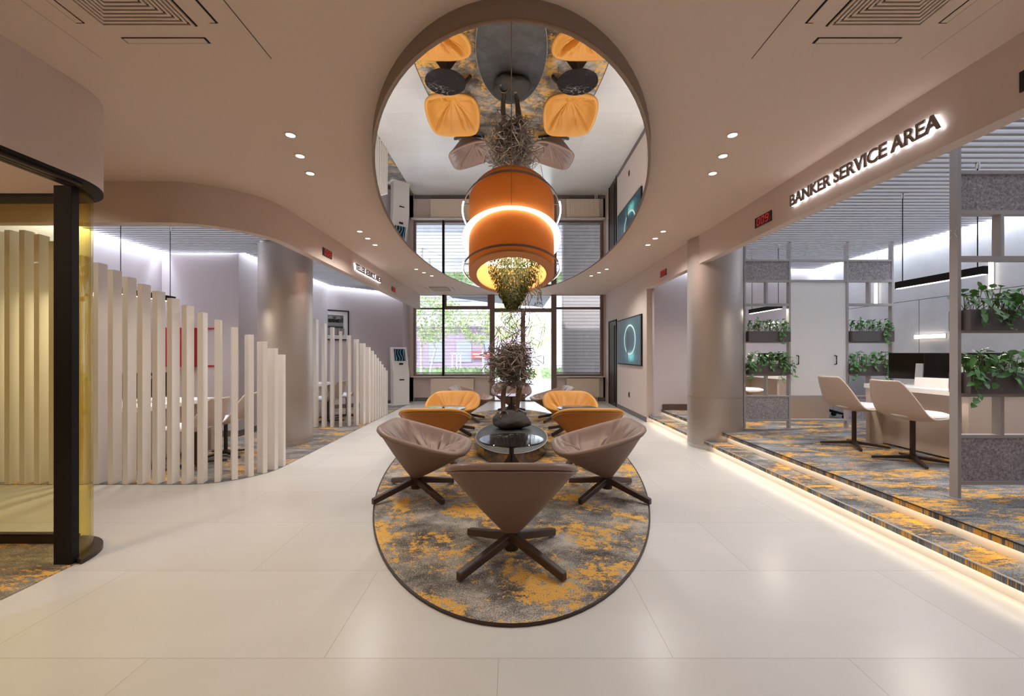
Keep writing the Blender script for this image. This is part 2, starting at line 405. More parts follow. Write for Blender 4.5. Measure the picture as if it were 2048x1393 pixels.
# raised banker floor: two carpeted steps with lit recesses
XS1, XS2 = 2.60, 2.80
o = MB().box(XS1+0.06, Y0, 0.0, XS2+0.1, 7.82, 0.086).build('floor_right', M['white']); struct(o)
MB().box(XS1, Y0, 0.086, XS2+0.1, 7.82, 0.128).build('lower_step', M['carpet_banker'], o)
MB().box(XS1-0.004, Y0, 0.124, XS1+0.006, 7.82, 0.130).build('step_nosing', M['steel_light'], o)
MB().box(XS1+0.012, Y0, 0.083, XS1+0.05, 5.45, 0.0865).build('light_strip', M['glow_step'], o)
MB().box(XS1+0.012, 6.18, 0.083, XS1+0.05, 7.80, 0.0865).build('light_strip', M['glow_step'], o)
MB().box(XS2+0.06, Y0, 0.0, 5.9, 7.75, 0.209).build('upper_plinth', M['white'], o)
MB().box(XS2, Y0, 0.209, 5.9, 7.75, 0.25).build('platform', M['carpet_banker'], o)
MB().box(XS2-0.004, Y0, 0.246, XS2+0.006, 7.75, 0.252).build('step_nosing', M['dark_metal'], o)
MB().box(XS2+0.012, Y0, 0.206, XS2+0.05, 5.45, 0.2095).build('light_strip', M['glow_step'], o)
MB().box(XS2+0.012, 6.18, 0.206, XS2+0.05, 7.70, 0.2095).build('light_strip', M['glow_step'], o)

# ------------------------------------------------------------------ ceilings, walls, bulkheads
barc = arc(-3.25, 4.61, 0.75, 0, -PI/2)
cpoly = [(XR, Y0), (XR, YB+0.1), (XL, YB+0.1), (XL, 4.61)] + barc[1:] + [(-6.1, 3.86), (-6.1, Y0)]
o = MB().prism(cpoly, H, H+0.12).build('ceiling', M['ceil']); struct(o)
o = MB().box(-6.2, Y0, ZP, 6.0, YB+0.3, ZP+0.12).build('ceiling', M['plenum']); struct(o)
o = MB().wall([(XL, YB), (XL, 4.61)] + barc[1:] + [(-6.1, 3.86)], 0.1, ZB, ZP, -1).build('wall_left', M['wall'], smooth=40); struct(o)
o = MB().box(XR, Y0, ZB, XR+0.1, 7.82, ZP).build('wall_right', M['wall']); struct(o)
o = MB().box(XR, 7.82, 0, XR+0.2, YB, ZP).build('wall_right', M['wall']); struct(o)
o = MB().box(XR-0.012, 7.82, 0, XR, 10.02, 0.09).build('baseboard_right', M['base']); struct(o)
# banker area shell
o = MB().box(5.8, Y0, 0, 5.95, 7.9, ZP).build('wall_right', M['wall_panel']); struct(o)
o = MB().box(XR+0.1, 7.7, 0, 5.8, 7.82, ZP).build('wall_back', M['wall_lav']); struct(o)
o = MB().box(XR+0.25, 7.685, 0.25, 5.8, 7.7, 0.36).build('baseboard_back', M['base_wood']); struct(o)
# teller area shell
tp = [(-5.46, Y0), (-5.46, 6.44), (-4.26, 6.44), (-4.26, 9.59), (-2.87, 10.9), (-2.78, YB+.05)]
o = MB().wall([(-5.46, 2.9)] + tp[1:], 0.12, 0, ZP, 1).build('wall_left', M['wall_lav']); struct(o)
o = MB().wall(tp[1:], 0.012, 0.005, 0.1, -1).build('baseboard_left', M['base']); struct(o)
o = MB().box(-6.2, Y0, 0, -6.1, 4.2, ZP).build('wall_left', M['wall']); struct(o)
o = MB().box(-6.1, 4.0, 0, -5.46, 4.1, ZP).build('wall_left', M['wall']); struct(o)
o = MB().box(-6.2, Y0-0.1, 0, 5.95, Y0, ZP).build('wall_front', M['wall']); struct(o)
# back wall with openings
PX = YB/825.0
X_ = lambda u: (u-1023)*PX
xl0, xm0, xm1, xd0, xd1 = X_(829), X_(884.5), X_(887.6), X_(979.5), X_(989.5)
xq0, xq1, xe0, xe1, xr1 = X_(1041.5), X_(1050.5), X_(1102.6), X_(1113), X_(1205)
ZSILL = 0.69
mb = MB().box(-2.9, YB, 0, xd0, YB+.2, ZSILL-.03).box(xe1, YB, 0, 2.8, YB+.2, ZSILL-.03)
mb.box(-2.9, YB, 0, xl0-.03, YB+.2, ZP).box(xr1+.02, YB, 0, 2.8, YB+.2, ZP).box(-2.9, YB, H, 2.8, YB+.2, ZP)
o = mb.build('wall_back', M['wall']); struct(o)
o = MB().box(-2.66, YB-.012, 0, xd0, YB, .1).box(xe1, YB-.012, 0, XR, YB, .1).build('baseboard_back', M['base']); struct(o)

# slat ceilings
mb = MB(); y = Y0+0.05
while y < 7.68: mb.box(XR+0.11, y, ZS, 5.62, y+0.035, ZS+0.05); y += 0.088
o = mb.build('ceiling_right', M['slat']); struct(o)
mb = MB(); y = 4.0
while y < 10.9:
    if y < 6.4: x0 = -5.36
    elif y < 9.5: x0 = -4.16
    else: x0 = -4.16 + (y-9.5)/0.94*1.0
    x1 = XL-0.11
    if y < 4.61: x1 = -3.25 + math.sqrt(max(0, .64**2-(4.61-y)**2)) - 0.01
    if x1-x0 > 0.05: mb.box(x0, y, ZS, x1, y+0.035, ZS+0.05)
    y += 0.088
o = mb.build('ceiling_left', M['slat']); struct(o)

# ------------------------------------------------------------------ booth with amber glass (left foreground)
bc = (-2.98, 2.445)
bpath = [(-2.58, Y0), (-2.58, 2.445)] + arc(bc[0], bc[1], 0.40, 0, PI/2)[1:] + [(-6.1, 2.845)]
o = MB().wall(bpath, 0.10, 2.355, H, 1).build('wall_left', M['wall'], smooth=40); struct(o)
o = MB().wall(bpath, 0.135, 2.335, 2.355, 1).build('trim_1', M['black']); struct(o)
mb = MB()
for dx in (0.035, 0.068, 0.10): mb.box(-2.58-dx-.012, Y0, 2.315, -2.58-dx+.012, 2.5, 2.335)
o = mb.build('trim_2', M['dark_metal']); struct(o)
o = MB().box(-6.1, 2.83, 2.40, -3.0, 2.86, H).build('wall_left', M['linen']); struct(o)
o = MB().box(-5.6, Y0, 0, -5.5, 2.83, H).build('wall_left', M['linen']); struct(o)
bth = thing('glass_screen', 'amber glass corner screen with black post and curved black base at left', 'glass partition', (-2.75, 2.54, 0))
L = lambda x, y, z: (x+2.75, y-2.54, z)
def lb(mb): return mb.xf(Matrix.Translation((2.75, -2.54, 0)))
lb(MB().box(-2.81, 2.53, 0, -2.698, 2.575, 2.335)).build('post', M['black'], bth, bevel=.002)
gp = arc(-3.0, 2.54, 0.30, 0.06, PI/2, 20)
lb(MB().wall(gp, 0.012, 0.02, 2.335, 1)).build('curved_pane', M['glass_amber2'], bth, smooth=40)
lb(MB().box(-5.5, 2.835, 0.06, -3.284, 2.847, 2.36)).build('flat_pane', M['glass_amber'], bth)
lb(MB().box(-3.27, 2.835, 0.06, -3.0, 2.847, 2.36)).build('flat_pane', M['glass_amber'], bth)
lb(MB().box(-2.70, -1.5, 0.02, -2.688, 1.75, 2.33)).build('unseen_tint_pane', M['glass_amber2'], bth)  # out-of-view pane added to colour the spot's light on the floor
lb(MB().box(-5.5, 2.81, 0, -3.0, 2.87, 0.05).box(-5.5, 2.822, .05, -3.0, 2.86, .065)).build('bottom_rail', M['dark_metal'], bth)
lb(MB().box(-5.5, 2.81, 2.35, -3.0, 2.87, 2.40)).build('top_rail', M['black'], bth)
lb(MB().prism(arc(-3.0, 2.54, 0.346, .01, PI/2, 20) + arc(-3.0, 2.54, 0.21, PI/2, 0.2, 20), 0.0, 0.03)).build('base_plate', M['dark_metal'], bth)

# ------------------------------------------------------------------ windows and doors
FR = M['frame_brown']
ZT0, ZT1 = 2.52, 2.56; ZD0, ZD1 = 2.44, 2.545
w1 = struct(MB().box(xl0-.03, YB, ZSILL, xl0+.035, YB+.09, ZT0).box(xl0+.035, YB+.002, ZSILL, xd0, YB+.088, ZSILL+.05).build('window_1', FR))
MB().box(xm0, YB-.02, ZSILL, xm1+.012, YB+.09, H).build('mullion', M['black'], w1)
MB().box(xl0-.03, YB+.004, ZT0, xd0, YB+.086, ZT1).build('transom', FR, w1)
MB().box(xm1+.012, YB+.01, ZT1, xm1+.07, YB+.08, H).box(xd0-.06, YB+.01, ZT1, xd0, YB+.08, H).box(xm1+.07, YB+.012, ZT1, xd0-.06, YB+.078, ZT1+.05).build('sash_frame', FR, w1)
for (a, b, c, d) in ((xl0, xm0, ZSILL, ZT0), (xm1, xd0, ZSILL, ZT0), (xl0, xm0, ZT1, H), (xm1, xd0, ZT1, H)):
    MB().box(a, YB+.05, c, b, YB+.056, d).build('pane', M['glass'], w1)
MB().box(-2.72, YB-.16, ZSILL-.03, xd0+.01, YB+.02, ZSILL).build('sill', M['sill'], w1, bevel=.004)
w2 = struct(MB().box(xr1-.055, YB, ZSILL, xr1+.03, YB+.09, H).box(xe1, YB+.002, ZSILL, xr1-.055, YB+.088, ZSILL+.05).build('window_2', FR))
MB().box(xe1, YB+.004, ZT0, xr1-.055, YB+.086, ZT1+.02).build('transom', FR, w2)
for (c, d) in ((ZSILL, ZT0), (ZT1, H)): MB().box(xe1, YB+.05, c, xr1, YB+.056, d).build('pane', M['glass'], w2)
MB().box(xe1-.01, YB-.16, ZSILL-.03, XR-.03, YB+.02, ZSILL).build('sill', M['sill'], w2, bevel=.004)
d1 = struct(MB().box(xd0, YB-.03, 0, xd1, YB+.1, H).box(xe0, YB-.03, 0, xe1, YB+.1, H).box(xd1, YB-.028, ZD0, xe0, YB+.098, ZD1).box(xd1, YB-.02, 0, xe0, YB+.098, .03).build('door_1', FR))
MB().box(xq0, YB-.02, 0, xq1, YB+.06, ZD0).build('meeting_stile', FR, d1)
MB().box(xd1, YB+.03, .03, xq0, YB+.036, ZD0).build('pane', M['glass'], d1)
MB().box(xq1, YB+.03, .03, xe0, YB+.036, ZD0).build('pane', M['glass'], d1)
MB().box(xd1, YB+.03, ZD1, xe0, YB+.036, H).build('transom_pane', M['glass'], d1)
d2 = struct(MB().box(XR-.008, 10.06, 0, XR+.03, 10.78, 2.11).build('door_2', M['door_wood']))
MB().box(XR-.02, 10.02, 0, XR, 10.06, 2.13).box(XR-.02, 10.78, 0, XR, 10.82, 2.13).box(XR-.02, 10.02, 2.11, XR, 10.82, 2.14).build('door_frame', M['black'], d2)
MB().box(XR-.016, 10.2, .1, XR-.006, 10.28, 2.0).build('door_batten', M['black'], d2)

def blind(x0, x1, z0, z1, label):
    t = thing('window_blind', label, 'blind', ((x0+x1)/2, YB+.075, z0), 0, 'sheer screens on the shopfront windows')
    hw = (x1-x0)/2; h = z1-z0
    MB().box(-hw, 0, 0, hw, .002, h).build('screen', M['sheer'], t)
    mb = MB(); z = .05
    while z < h: mb.box(-hw, -.006, z-.0035, hw, -.001, z+.0035); z += .093
    mb.build('cords', M['black'], t)
    MB().box(-hw, -.012, .015, hw, .0, .04).build('bottom_rail', M['silver'], t)
blind(xl0+.035, xm0, ZSILL+.05, H-.01, 'sheer horizontal-lined screen in the narrow left window pane')
blind(xm1+.012, xd0, ZSILL+.05, H-.01, 'sheer horizontal-lined screen in the wide pane left of the door')
blind(xe1, xr1-.055, ZSILL+.05, H-.01, 'sheer horizontal-lined screen in the window right of the door')

def radiator(x0, x1, z0, z1, label):
    t = thing('radiator', label, 'radiator', ((x0+x1)/2, YB-.09, z0), 0, 'panel radiators under the windows')
    hw = (x1-x0)/2; h = z1-z0
    mb = MB().box(-hw, -.02, 0, hw, .03, h); n = int((x1-x0)/.05)
    for i in range(n):
        xx = -hw+(i+.5)*2*hw/n; mb.box(xx-.014, -.035, .02, xx+.014, -.02, h-.02)
    mb.build('panel', M['radiator'], t)
    MB().box(-hw, -.02, h, hw, .05, h+.012).build('top_grille', M['radiator'], t)
    MB().tube([(hw-.06, .0, .02), (hw-.06, 0, -z0+.0)], .012, 8).tube([(hw-.11, .0, .02), (hw-.11, 0, -z0+.0)], .012, 8).build('pipes', M['white'], t)
radiator(X_(862.5), X_(948), .14, .62, 'cream ribbed panel radiator under the left window')
radiator(X_(1132), X_(1197), .14, .62, 'cream ribbed panel radiator under the right window')

# ------------------------------------------------------------------ columns
def column(c, R, z0, name_label, seam_z):
    t = thing('column', name_label, 'column', (c[0], c[1], 0), 0, 'round steel columns')
    MB().cyl((0,0), R, seam_z+.004, ZP-.01, 64).build('upper_casing', M['steel'], t, smooth=40)
    MB().cyl((0,0), R, z0+.05, seam_z, 64).cyl((0,0), R-.006, seam_z-.01, seam_z+.01, 64).build('lower_casing', M['steel'], t, smooth=40)
    MB().cyl((0,0), R-.004, z0, z0+.05, 64).build('base_ring', M['steel_light'], t, smooth=40)
column((2.865, 5.823), .354, 0.0, 'round brushed steel column rising from the lit steps at right', .70)
column((-3.305, 6.046), .356, 0.006, 'round brushed steel column behind the white fins at left', .64)

# ------------------------------------------------------------------ white fin screens
def fin_mesh():
    return None
def fins(cx, cy, s_list, ztop0, dz, group, what):
    """posts along: straight at y=cy-R to the arc start (cx), quarter arc R, then straight up x=cx+R"""
    R = .63; Lq = R*PI/2
    for i, s in enumerate(s_list):
        if s < 0: p = (cx+s, cy-R); a = -PI/2
        elif s < Lq: a = -PI/2 + s/R; p = (cx+R*math.cos(a), cy+R*math.sin(a))
        else: a = 0.0; p = (cx+R, cy+(s-Lq))
        z1 = min(ztop0 - dz*i, ZB-.0)
        mb = MB().box(-.098, -.026, 0.005, 0.0, .026, z1)      # x axis of the fin points outward
        o = mb.build('screen_fin', M['white_fin'], bevel=.002)
        o.location = (p[0], p[1], 0); o.rotation_euler = (0, 0, a)
        n = len(s_list)
        tag(o, 'white fin, %s from the tall end of the %s' % (ORD[i], what), 'screen fin', group)
n_pre = 8
fins(-3.25, 4.72, [(-.855-.149*n_pre)+.1465*j for j in range(n_pre+14)], 2.207+.0705*n_pre, .0705, 'white fins of the front teller screen', 'front screen before the column')
fins(-3.27, 7.88, [-.19-.149+.148*j for j in range(16)], 1.906+.069, .069, 'white fins of the rear teller screen', 'rear screen behind the column')

# ------------------------------------------------------------------ mirror disc and lamp
MZ = 2.819; MC = 5.945
t = thing('ceiling_mirror', 'large oval ceiling mirror with taupe rim over the lounge', 'mirror', (0, MC, MZ))
EM = lambda b, a, n=128: ell(0, 0, b, a, n)
MB().ringprism(EM(1.462, 4.08), EM(1.44, 4.05), 0.0, H-MZ).build('rim', M['rim'], t, smooth=30)
MB().ringprism(EM(1.463, 4.081), EM(1.452, 4.068), -.004, 0.004).build('edge_trim', M['trim_bronze'], t)
MB().prism(EM(1.452, 4.068), 0.001, 0.006).build('mirror_panel', M['mirror'], t)
MB().box(-.003, -4.06, -.001, .003, 4.06, 0.001).build('panel_joint', M['trim_bronze'], t)

LC = 5.835; z0 = 2.368
lamp = thing('pendant_lamp', 'oval orange drum lamp glowing under the ceiling mirror', 'lamp', (0, LC, z0))
da, db = 1.535, .583
dh = MZ-.006-z0
MB().ringprism(ell(0,0,db,da), ell(0,0,db-.012,da-.015), 0.02, dh-.006).build('drum_shade', M['shade'], lamp, smooth=40)
MB().ringprism(ell(0,0,db,da), ell(0,0,.481,1.27), 0.0, .02).build('bottom_rim', M['drum'], lamp, smooth=40)
MB().ringprism(ell(0,0,db-.013,da-.016), ell(0,0,db-.02,da-.03), 0.02, dh-.012).build('inner_lining', M['drum_in'], lamp, smooth=40)
MB().prism(ell(0,0,.668,1.572), dh-.005, dh).build('light_disc', M['glow_white'], lamp)
rz = .073
MB().ringprism(ell(0,0,.66,1.55), ell(0,0,.652,1.54), rz-.018, rz+.004).build('ring', M['ring_grey'], lamp, smooth=40)
for sgn in (1, -1):
    pts = []
    for i in range(25):
        ta = math.radians(-26+ i*(66)/24.)
        pts.append((sgn*.668*math.cos(ta), 1.56*math.sin(ta), rz))
    MB().tube(pts, .010, 8).build('light_arc', M['glow_led'], lamp, smooth=60)
    for ta in (-.40, 0.1, .62): MB().box(sgn*.575*math.cos(ta), 1.54*math.sin(ta)-.008, rz-.005, sgn*.668*math.cos(ta), 1.54*math.sin(ta)+.008, rz+.005).build('ring_bracket', M['ring_grey'], lamp)

# hanging greenery in the lamp
rnd = random.Random(4)
def leaf(mb, p, d, up, L_, W_, fold=.25, droop=.2):
    d = d.normalized(); u = d.cross(up)
    if u.length < .01: u = d.cross(Vector((1,0,0)))
    u.normalize(); w = u.cross(d)
    dr = Vector((0,0,-1))*L_*droop
    vs = [p, p+d*L_*.3+u*W_*.5+w*W_*fold, p+d*L_*.7+u*W_*.36+w*W_*fold*.7+dr*.5, p+d*L_+dr, p+d*L_*.7-u*W_*.36+w*W_*fold*.7+dr*.5, p+d*L_*.3-u*W_*.5+w*W_*fold, p+d*L_*.45+dr*.2]
    mb.add(vs, [(0,1,6),(1,2,6),(2,3,6),(3,4,6),(4,5,6),(5,0,6)])
def rvec(r_): 
    while True:
        v_ = Vector((r_.uniform(-1,1), r_.uniform(-1,1), r_.uniform(-1,1)))
        if .05 < v_.length < 1: return v_.normalized()
hp = thing('hanging_plant', 'leafy green hanging plant trailing out of the orange lamp', 'plant', (0.06, 5.72, 2.67))
mb = MB()
for i in range(6500):
    z = rnd.uniform(-.75, .05); a = rnd.uniform(0, 2*PI)
    f = (z+.75)/.8
    rr = .06 + .28*min(1, f*1.8) * (1 + .25*mnoise.noise(Vector((math.cos(a)*2, math.sin(a)*2, z*4))))
    rr *= math.sqrt(rnd.uniform(.25, 1))
    p = Vector((rr*math.cos(a) - .06*(1-f), rr*math.sin(a)*1.3, z))
    leaf(mb, p, (Vector((math.cos(a), math.sin(a), -.7))+rvec(rnd)*.8), Vector((0,0,1)), rnd.uniform(.018,.034), rnd.uniform(.014,.026))
for i in range(150):
    z = rnd.uniform(-.68, .0); a = rnd.uniform(-.5, .7)
    leaf(mb, Vector((.26+.1*rnd.random(), .2*math.sin(a*3), z)), rvec(rnd)*.5+Vector((.1,0,-.8)), Vector((1,0,0)), rnd.uniform(.04,.06), .02)
tag(mb.build('foliage', M['leaf_dark'], hp, smooth=60), kind='stuff')
mb = MB()
for i in range(26):
    a = rnd.uniform(0, 2*PI); r0 = rnd.uniform(.03, .2)
    mb.tube([(r0*math.cos(a), r0*math.sin(a), .19), (r0*1.1*math.cos(a), r0*1.1*math.sin(a), -.2), (r0*.8*math.cos(a), r0*math.sin(a), rnd.uniform(-.7,-.4))], .004, 5)
tag(mb.build('vines', M['stem'], hp), kind='stuff')

# ------------------------------------------------------------------ rug, plinth, sculpture
rug = thing('rug', 'oval grey and orange patterned rug under the lounge chairs', 'rug', (EC[0], 5.77, 0))
MB().prism(ell(0,0,1.445,3.80,128), 0.0, 0.012).build('pile', M['rug'], rug)
MB().ringprism(ell(0,0,1.458,3.815,128), ell(0,0,1.445,3.80,128), 0.0, 0.012).build('edge_trim', M['dark_metal'], rug)
pl = thing('plinth', 'low oval slate-topped plinth in the middle of the rug', 'plinth', (0, 5.80, .012))
MB().prism(ell(0,0,.485,1.09,96), 0.0, .135).build('side_band', M['plinth_side'], pl, smooth=40)
MB().prism(ell(0,0,.494,1.10,96), .135, .15).build('top', M['slate'], pl, bevel=.002)
MB().ringprism(ell(0,0,.497,1.104,96), ell(0,0,.491,1.097,96), .146, .1515).build('edge_line', M['steel_light'], pl)

sculp = thing('sculpture', 'twisted wire bird-nest sculpture on bronze legs and a dark rock', 'sculpture', (0, 6.32, .1635))
bm = bmesh.new(); bmesh.ops.create_icosphere(bm, subdivisions=5, radius=1)
for v in bm.verts:
    n = v.co.normalized(); q = mnoise.noise(n*1.1+Vector((3,1,7)))*.20 + mnoise.noise(n*2.6)*.05 + mnoise.noise(n*9)*.012
    w_ = (1-max(0, -n.z-.35))
    v.co = Vector((n.x*.285*(1+q)*w_, n.y*.27*(1+q)*w_, max(0, .105+n.z*.15*(1+q))))
me = bpy.data.meshes.new('rock'); bm.to_mesh(me); bm.free(); me.materials.append(M['rock']); me.shade_smooth()
o = bpy.data.objects.new('rock', me); COL.objects.link(o); o.parent = sculp
MB().tube([(-.11,-.1,.18),(-.125,-.06,.28),(-.13,-.02,.42),(-.115,0,.64)], .035, 12, .042).build('leg', M['bronze'], sculp, smooth=60)
MB().lathe([(0.0,.0),(.045,.0),(.07,.05),(.062,.055),(.03,.02),(0,.02)], n=24).xf(Matrix.Translation((-.115,-.14,.2)) @ Matrix.Rotation(1.2,4,'X')).build('foot', M['bronze'], sculp, smooth=60)
MB().tube([(.06,-.06,.2),(.085,-.02,.30),(.10,0,.44),(.125,.0,.64)], .034, 12, .048).build('leg', M['bronze'], sculp, smooth=60)
MB().lathe([(0,0),(.06,0),(.05,.03),(.03,.06),(0,.07)], n=24).xf(Matrix.Translation((.05,-.09,.19))).build('foot', M['bronze'], sculp, smooth=60)
rw = random.Random(12)
def bent(mb, p, L_, kinks, r_, flat=.5, inward=None):
    pts = [p]; d = rvec(rw); d.z *= flat; d.normalize()
    for i in range(kinks):
        st = L_*rw.uniform(.6,1.2)
        q = pts[-1] + d*st
        pts.append(q)
        nd = rvec(rw); nd.z *= flat; nd.normalize()
        if inward is not None: nd = (nd + (inward-q).normalized()*.9).normalized()
        d = nd
    out = [pts[0]]
    for i in range(1, len(pts)-1):
        a, b, c = pts[i-1], pts[i], pts[i+1]
        out += [b+(a-b)*.09, b+(a-b)*.025+(c-b)*.025, b+(c-b)*.09]
    out.append(pts[-1]); mb.tube(out, r_, 5)
mb = MB()
for i in range(470):
    v_ = rvec(rw); f = rw.uniform(.45, 1.0)
    c0 = Vector((0.0, 0, .98)); p = c0 + Vector((v_.x*.29*f, v_.y*.28*f, v_.z*.36*f))
    tgt = c0 + Vector((0,0,(p.z-c0.z)*.8))
    bent(mb, p, .21, 3, rw.uniform(.0035,.0062), .6, tgt)
for i in range(40):   # stragglers
    v_ = rvec(rw); p = Vector((v_.x*.3, v_.y*.3, .95+v_.z*.36)); bent(mb, p, .2, 3, .0045, .7, Vector((0,0,1)))
tag(mb.build('wire_nest', M['wire'], sculp, smooth=60), kind='stuff')
mb = MB()
for i in range(42):
    z = rw.uniform(1.22, 2.25); f = (z-1.25)/.95
    c = Vector((.02+.12*f, 0, z)); sp = .28*(1-.35*f)
    p = c + Vector((rw.uniform(-sp,sp), rw.uniform(-.2,.2), 0)); bent(mb, p, .26, 3, .0044, 1.2, c)
for i in range(5):
    pts = [(-.02+.05*i, .1*math.sin(i), 1.25+.05*i)]
    for j in range(5): pts.append((pts[0][0]+rw.uniform(-.12,.16)+.02*j, rw.uniform(-.15,.1), pts[0][2]+.2*(j+1)))
    mb.tube(pts, .006, 5)
tag(mb.build('rising_wires', M['wire'], sculp, smooth=60), kind='stuff')

# ------------------------------------------------------------------ lounge chairs
def se(c, p): return math.copysign(abs(c)**p, c)
def make_lounge(shell_m, cush_m):
    t = thing('lounge_chair', 'x', 'armchair')
    NT_ = 200; hw, hd, yc = .405, .375, .105
    rc = random.Random(21)
    def rim(th):
        c, s = math.cos(th), math.sin(th)
        ex = .62 if s > 0 else .62-.16*min(1, -s*1.6); x = hw*se(c, ex); y = yc + hd*se(s, ex)
        f = (yc+hd-y)/(2*hd)            # 0 front .. 1 back
        x *= 1 - .07*max(0, f-.55)/.45
        z = .405 + .21*(f**1.2)
        return Vector((x, y, z))
    ths = [2*PI*i/NT_ for i in range(NT_)]
    R = [rim(a) for a in ths]
    apex = Vector((0, 0.0, .145))
    # shell: straight ruled cone from hub to rim, closed inside lip
    rows = []
    for k_ in range(9):
        f = k_/8.0; row = []
        for a, P in zip(ths, R):
            q = Vector((.042*math.cos(a), .042*math.sin(a), .15))
            p = q.lerp(P, f); bul = math.sin(f*PI)*.007
            d = Vector((P.x, P.y-yc, 0)).normalized(); row.append(p + d*bul + Vector((0,0,-bul*.6)))
        rows.append(row)
    mb = MB(); mb.add([p for r_ in rows for p in r_], [(k_*NT_+i, k_*NT_+(i+1)%NT_, (k_+1)*NT_+(i+1)%NT_, (k_+1)*NT_+i) for k_ in range(8) for i in range(NT_)] + [tuple(range(NT_))[::-1]])
    mb.build('shell', shell_m, t, smooth=50)
    # cushion: a pleated seat bolster in front, a deep crease, wings and back panel sloping up behind it
    ctr = Vector((0, .165, .305))
    pleats = [(rc.uniform(0, 2*PI), rc.uniform(.02,.05), rc.uniform(.4,1), rc.uniform(-.3,.3)) for _ in range(44)]
    prof = [(-.0, 0.0), (-.028, .016), (-.024, .034), (.0, .046), (.04, .047), (.09, .040), (.15, .026), (.21, .013), (.28, .005)] + [(.28+.04*q_, 0.0) for q_ in range(1, 18)]
    vs = []
    sm = lambda a_, b_, x_: (lambda q_: q_*q_*(3-2*q_))(max(0., min(1., (x_-a_)/(b_-a_))))
    for (tt, hh) in prof:
        u = max(0.0, tt)
        for P in R:
            q = P.lerp(ctr, u)
            d = Vector((P.x, P.y-yc, 0)).normalized()
            if tt < 0: q = P - d*tt
            ang = math.degrees(math.atan2(P.y-ctr.y, abs(P.x)))
            a = math.atan2(P.y-ctr.y, P.x)
            F = sm(33, 41, ang)
            e = 1.15*(1-F) + .26*F
            zz = ctr.z + (P.z-ctr.z)*(1-u)**e + hh
            zz += F*.034*math.sin(min(1, u*1.15)*PI)**.7
            inn = min(1, u*6)*(1-.5*sm(.75, 1, u))
            zz -= .040*math.exp(-((ang-36)/3.4)**2)*inn                       # crease between bolster and wings
            B = sm(-35, -60, ang)
            zz += B*.045*math.exp(-((u-.24)/.17)**2)                            # head pillow
            zz -= .036*math.exp(-((ang+47)/2.6)**2)*inn*(1-sm(.5, .8, u))        # back corner creases
            if ang < -40: zz -= .014*math.exp(-((abs(q.x)-.12)/.010)**2)*sm(.25, .4, u)
            if F > .5:
                for sx_ in (-.26, -.17, -.085, .0, .085, .17, .26): zz -= .012*math.exp(-((q.x-sx_*(1-.25*u))/.010)**2)*sm(.05, .35, u)
            for (pa, pw_, am, ph) in pleats:
                da = a-pa-ph*(u-.3); da = math.atan2(math.sin(da), math.cos(da))
                if abs(da) < .2: zz -= .019*am*math.exp(-(da/pw_)**2)*sm(.03, .3, u)*(1-sm(.7, .95, u))
            vs.append(Vector((q.x, q.y, zz)))
    n_ = len(prof)
    fs = [(k_*NT_+i, k_*NT_+(i+1)%NT_, (k_+1)*NT_+(i+1)%NT_, (k_+1)*NT_+i) for k_ in range(n_-1) for i in range(NT_)]
    fs.append(tuple(range((n_-1)*NT_, n_*NT_)))
    o = MB().add(vs, fs).build('cushion', cush_m, t, smooth=80)
    MB().tube([P+Vector((P.x, P.y-yc, 0)).normalized()*.006 for P in R], .006, 6, closed=True).build('piping', cush_m, t, smooth=60)
    MB().cyl((0,0), .045, .05, .17, 20, .055).build('hub', M['dark_metal'], t, smooth=40)
    for i in range(4):
        a = PI/4 + i*PI/2; e = (.425*math.cos(a), .425*math.sin(a), .030); s_ = (.03*math.cos(a), .03*math.sin(a), .125)
        MB().beam(s_, e, .05, .055, .042, .05).build('leg', M['wood_leg'], t, bevel=.008, seg=3)
    return t
tc = make_lounge(M['taupe_shell'], M['taupe']); oc = make_lounge(M['ochre_shell'], M['ochre'])
Gc = 'swivel lounge chairs around the plinth'; ZR = .012
tc.location = (0, 2.62, ZR); tag(tc, 'nearest taupe leather lounge chair, seen from behind at the front of the rug', 'armchair', Gc)
dup(tc, (-.88, 3.80, ZR), -PI/2, 'taupe leather lounge chair at the front left, facing the marble table', Gc)
dup(tc, (.88, 3.80, ZR), PI/2, 'taupe leather lounge chair at the front right, facing the marble table', Gc)
dup(tc, (-.87, 7.92, ZR), -PI/2-.1, 'taupe lounge chair half hidden behind the far left ochre chair', Gc)
dup(tc, (.87, 7.92, ZR), PI/2+.1, 'taupe lounge chair half hidden behind the far right ochre chair', Gc)
dup(tc, (0, 8.95, ZR), PI, 'farthest taupe lounge chair, behind the sculpture in front of the door', Gc)
oc.location = (-.93, 4.98, ZR); tag(oc, 'ochre lounge chair turned away from us on the left of the rug', 'armchair', Gc)
dup(oc, (.93, 4.98, ZR), 0, 'ochre lounge chair turned away from us on the right of the rug', Gc)
dup(oc, (-.93, 6.68, ZR), PI, 'ochre lounge chair facing us on the left of the rug', Gc)
dup(oc, (.93, 6.68, ZR), PI, 'ochre lounge chair facing us on the right of the rug', Gc)

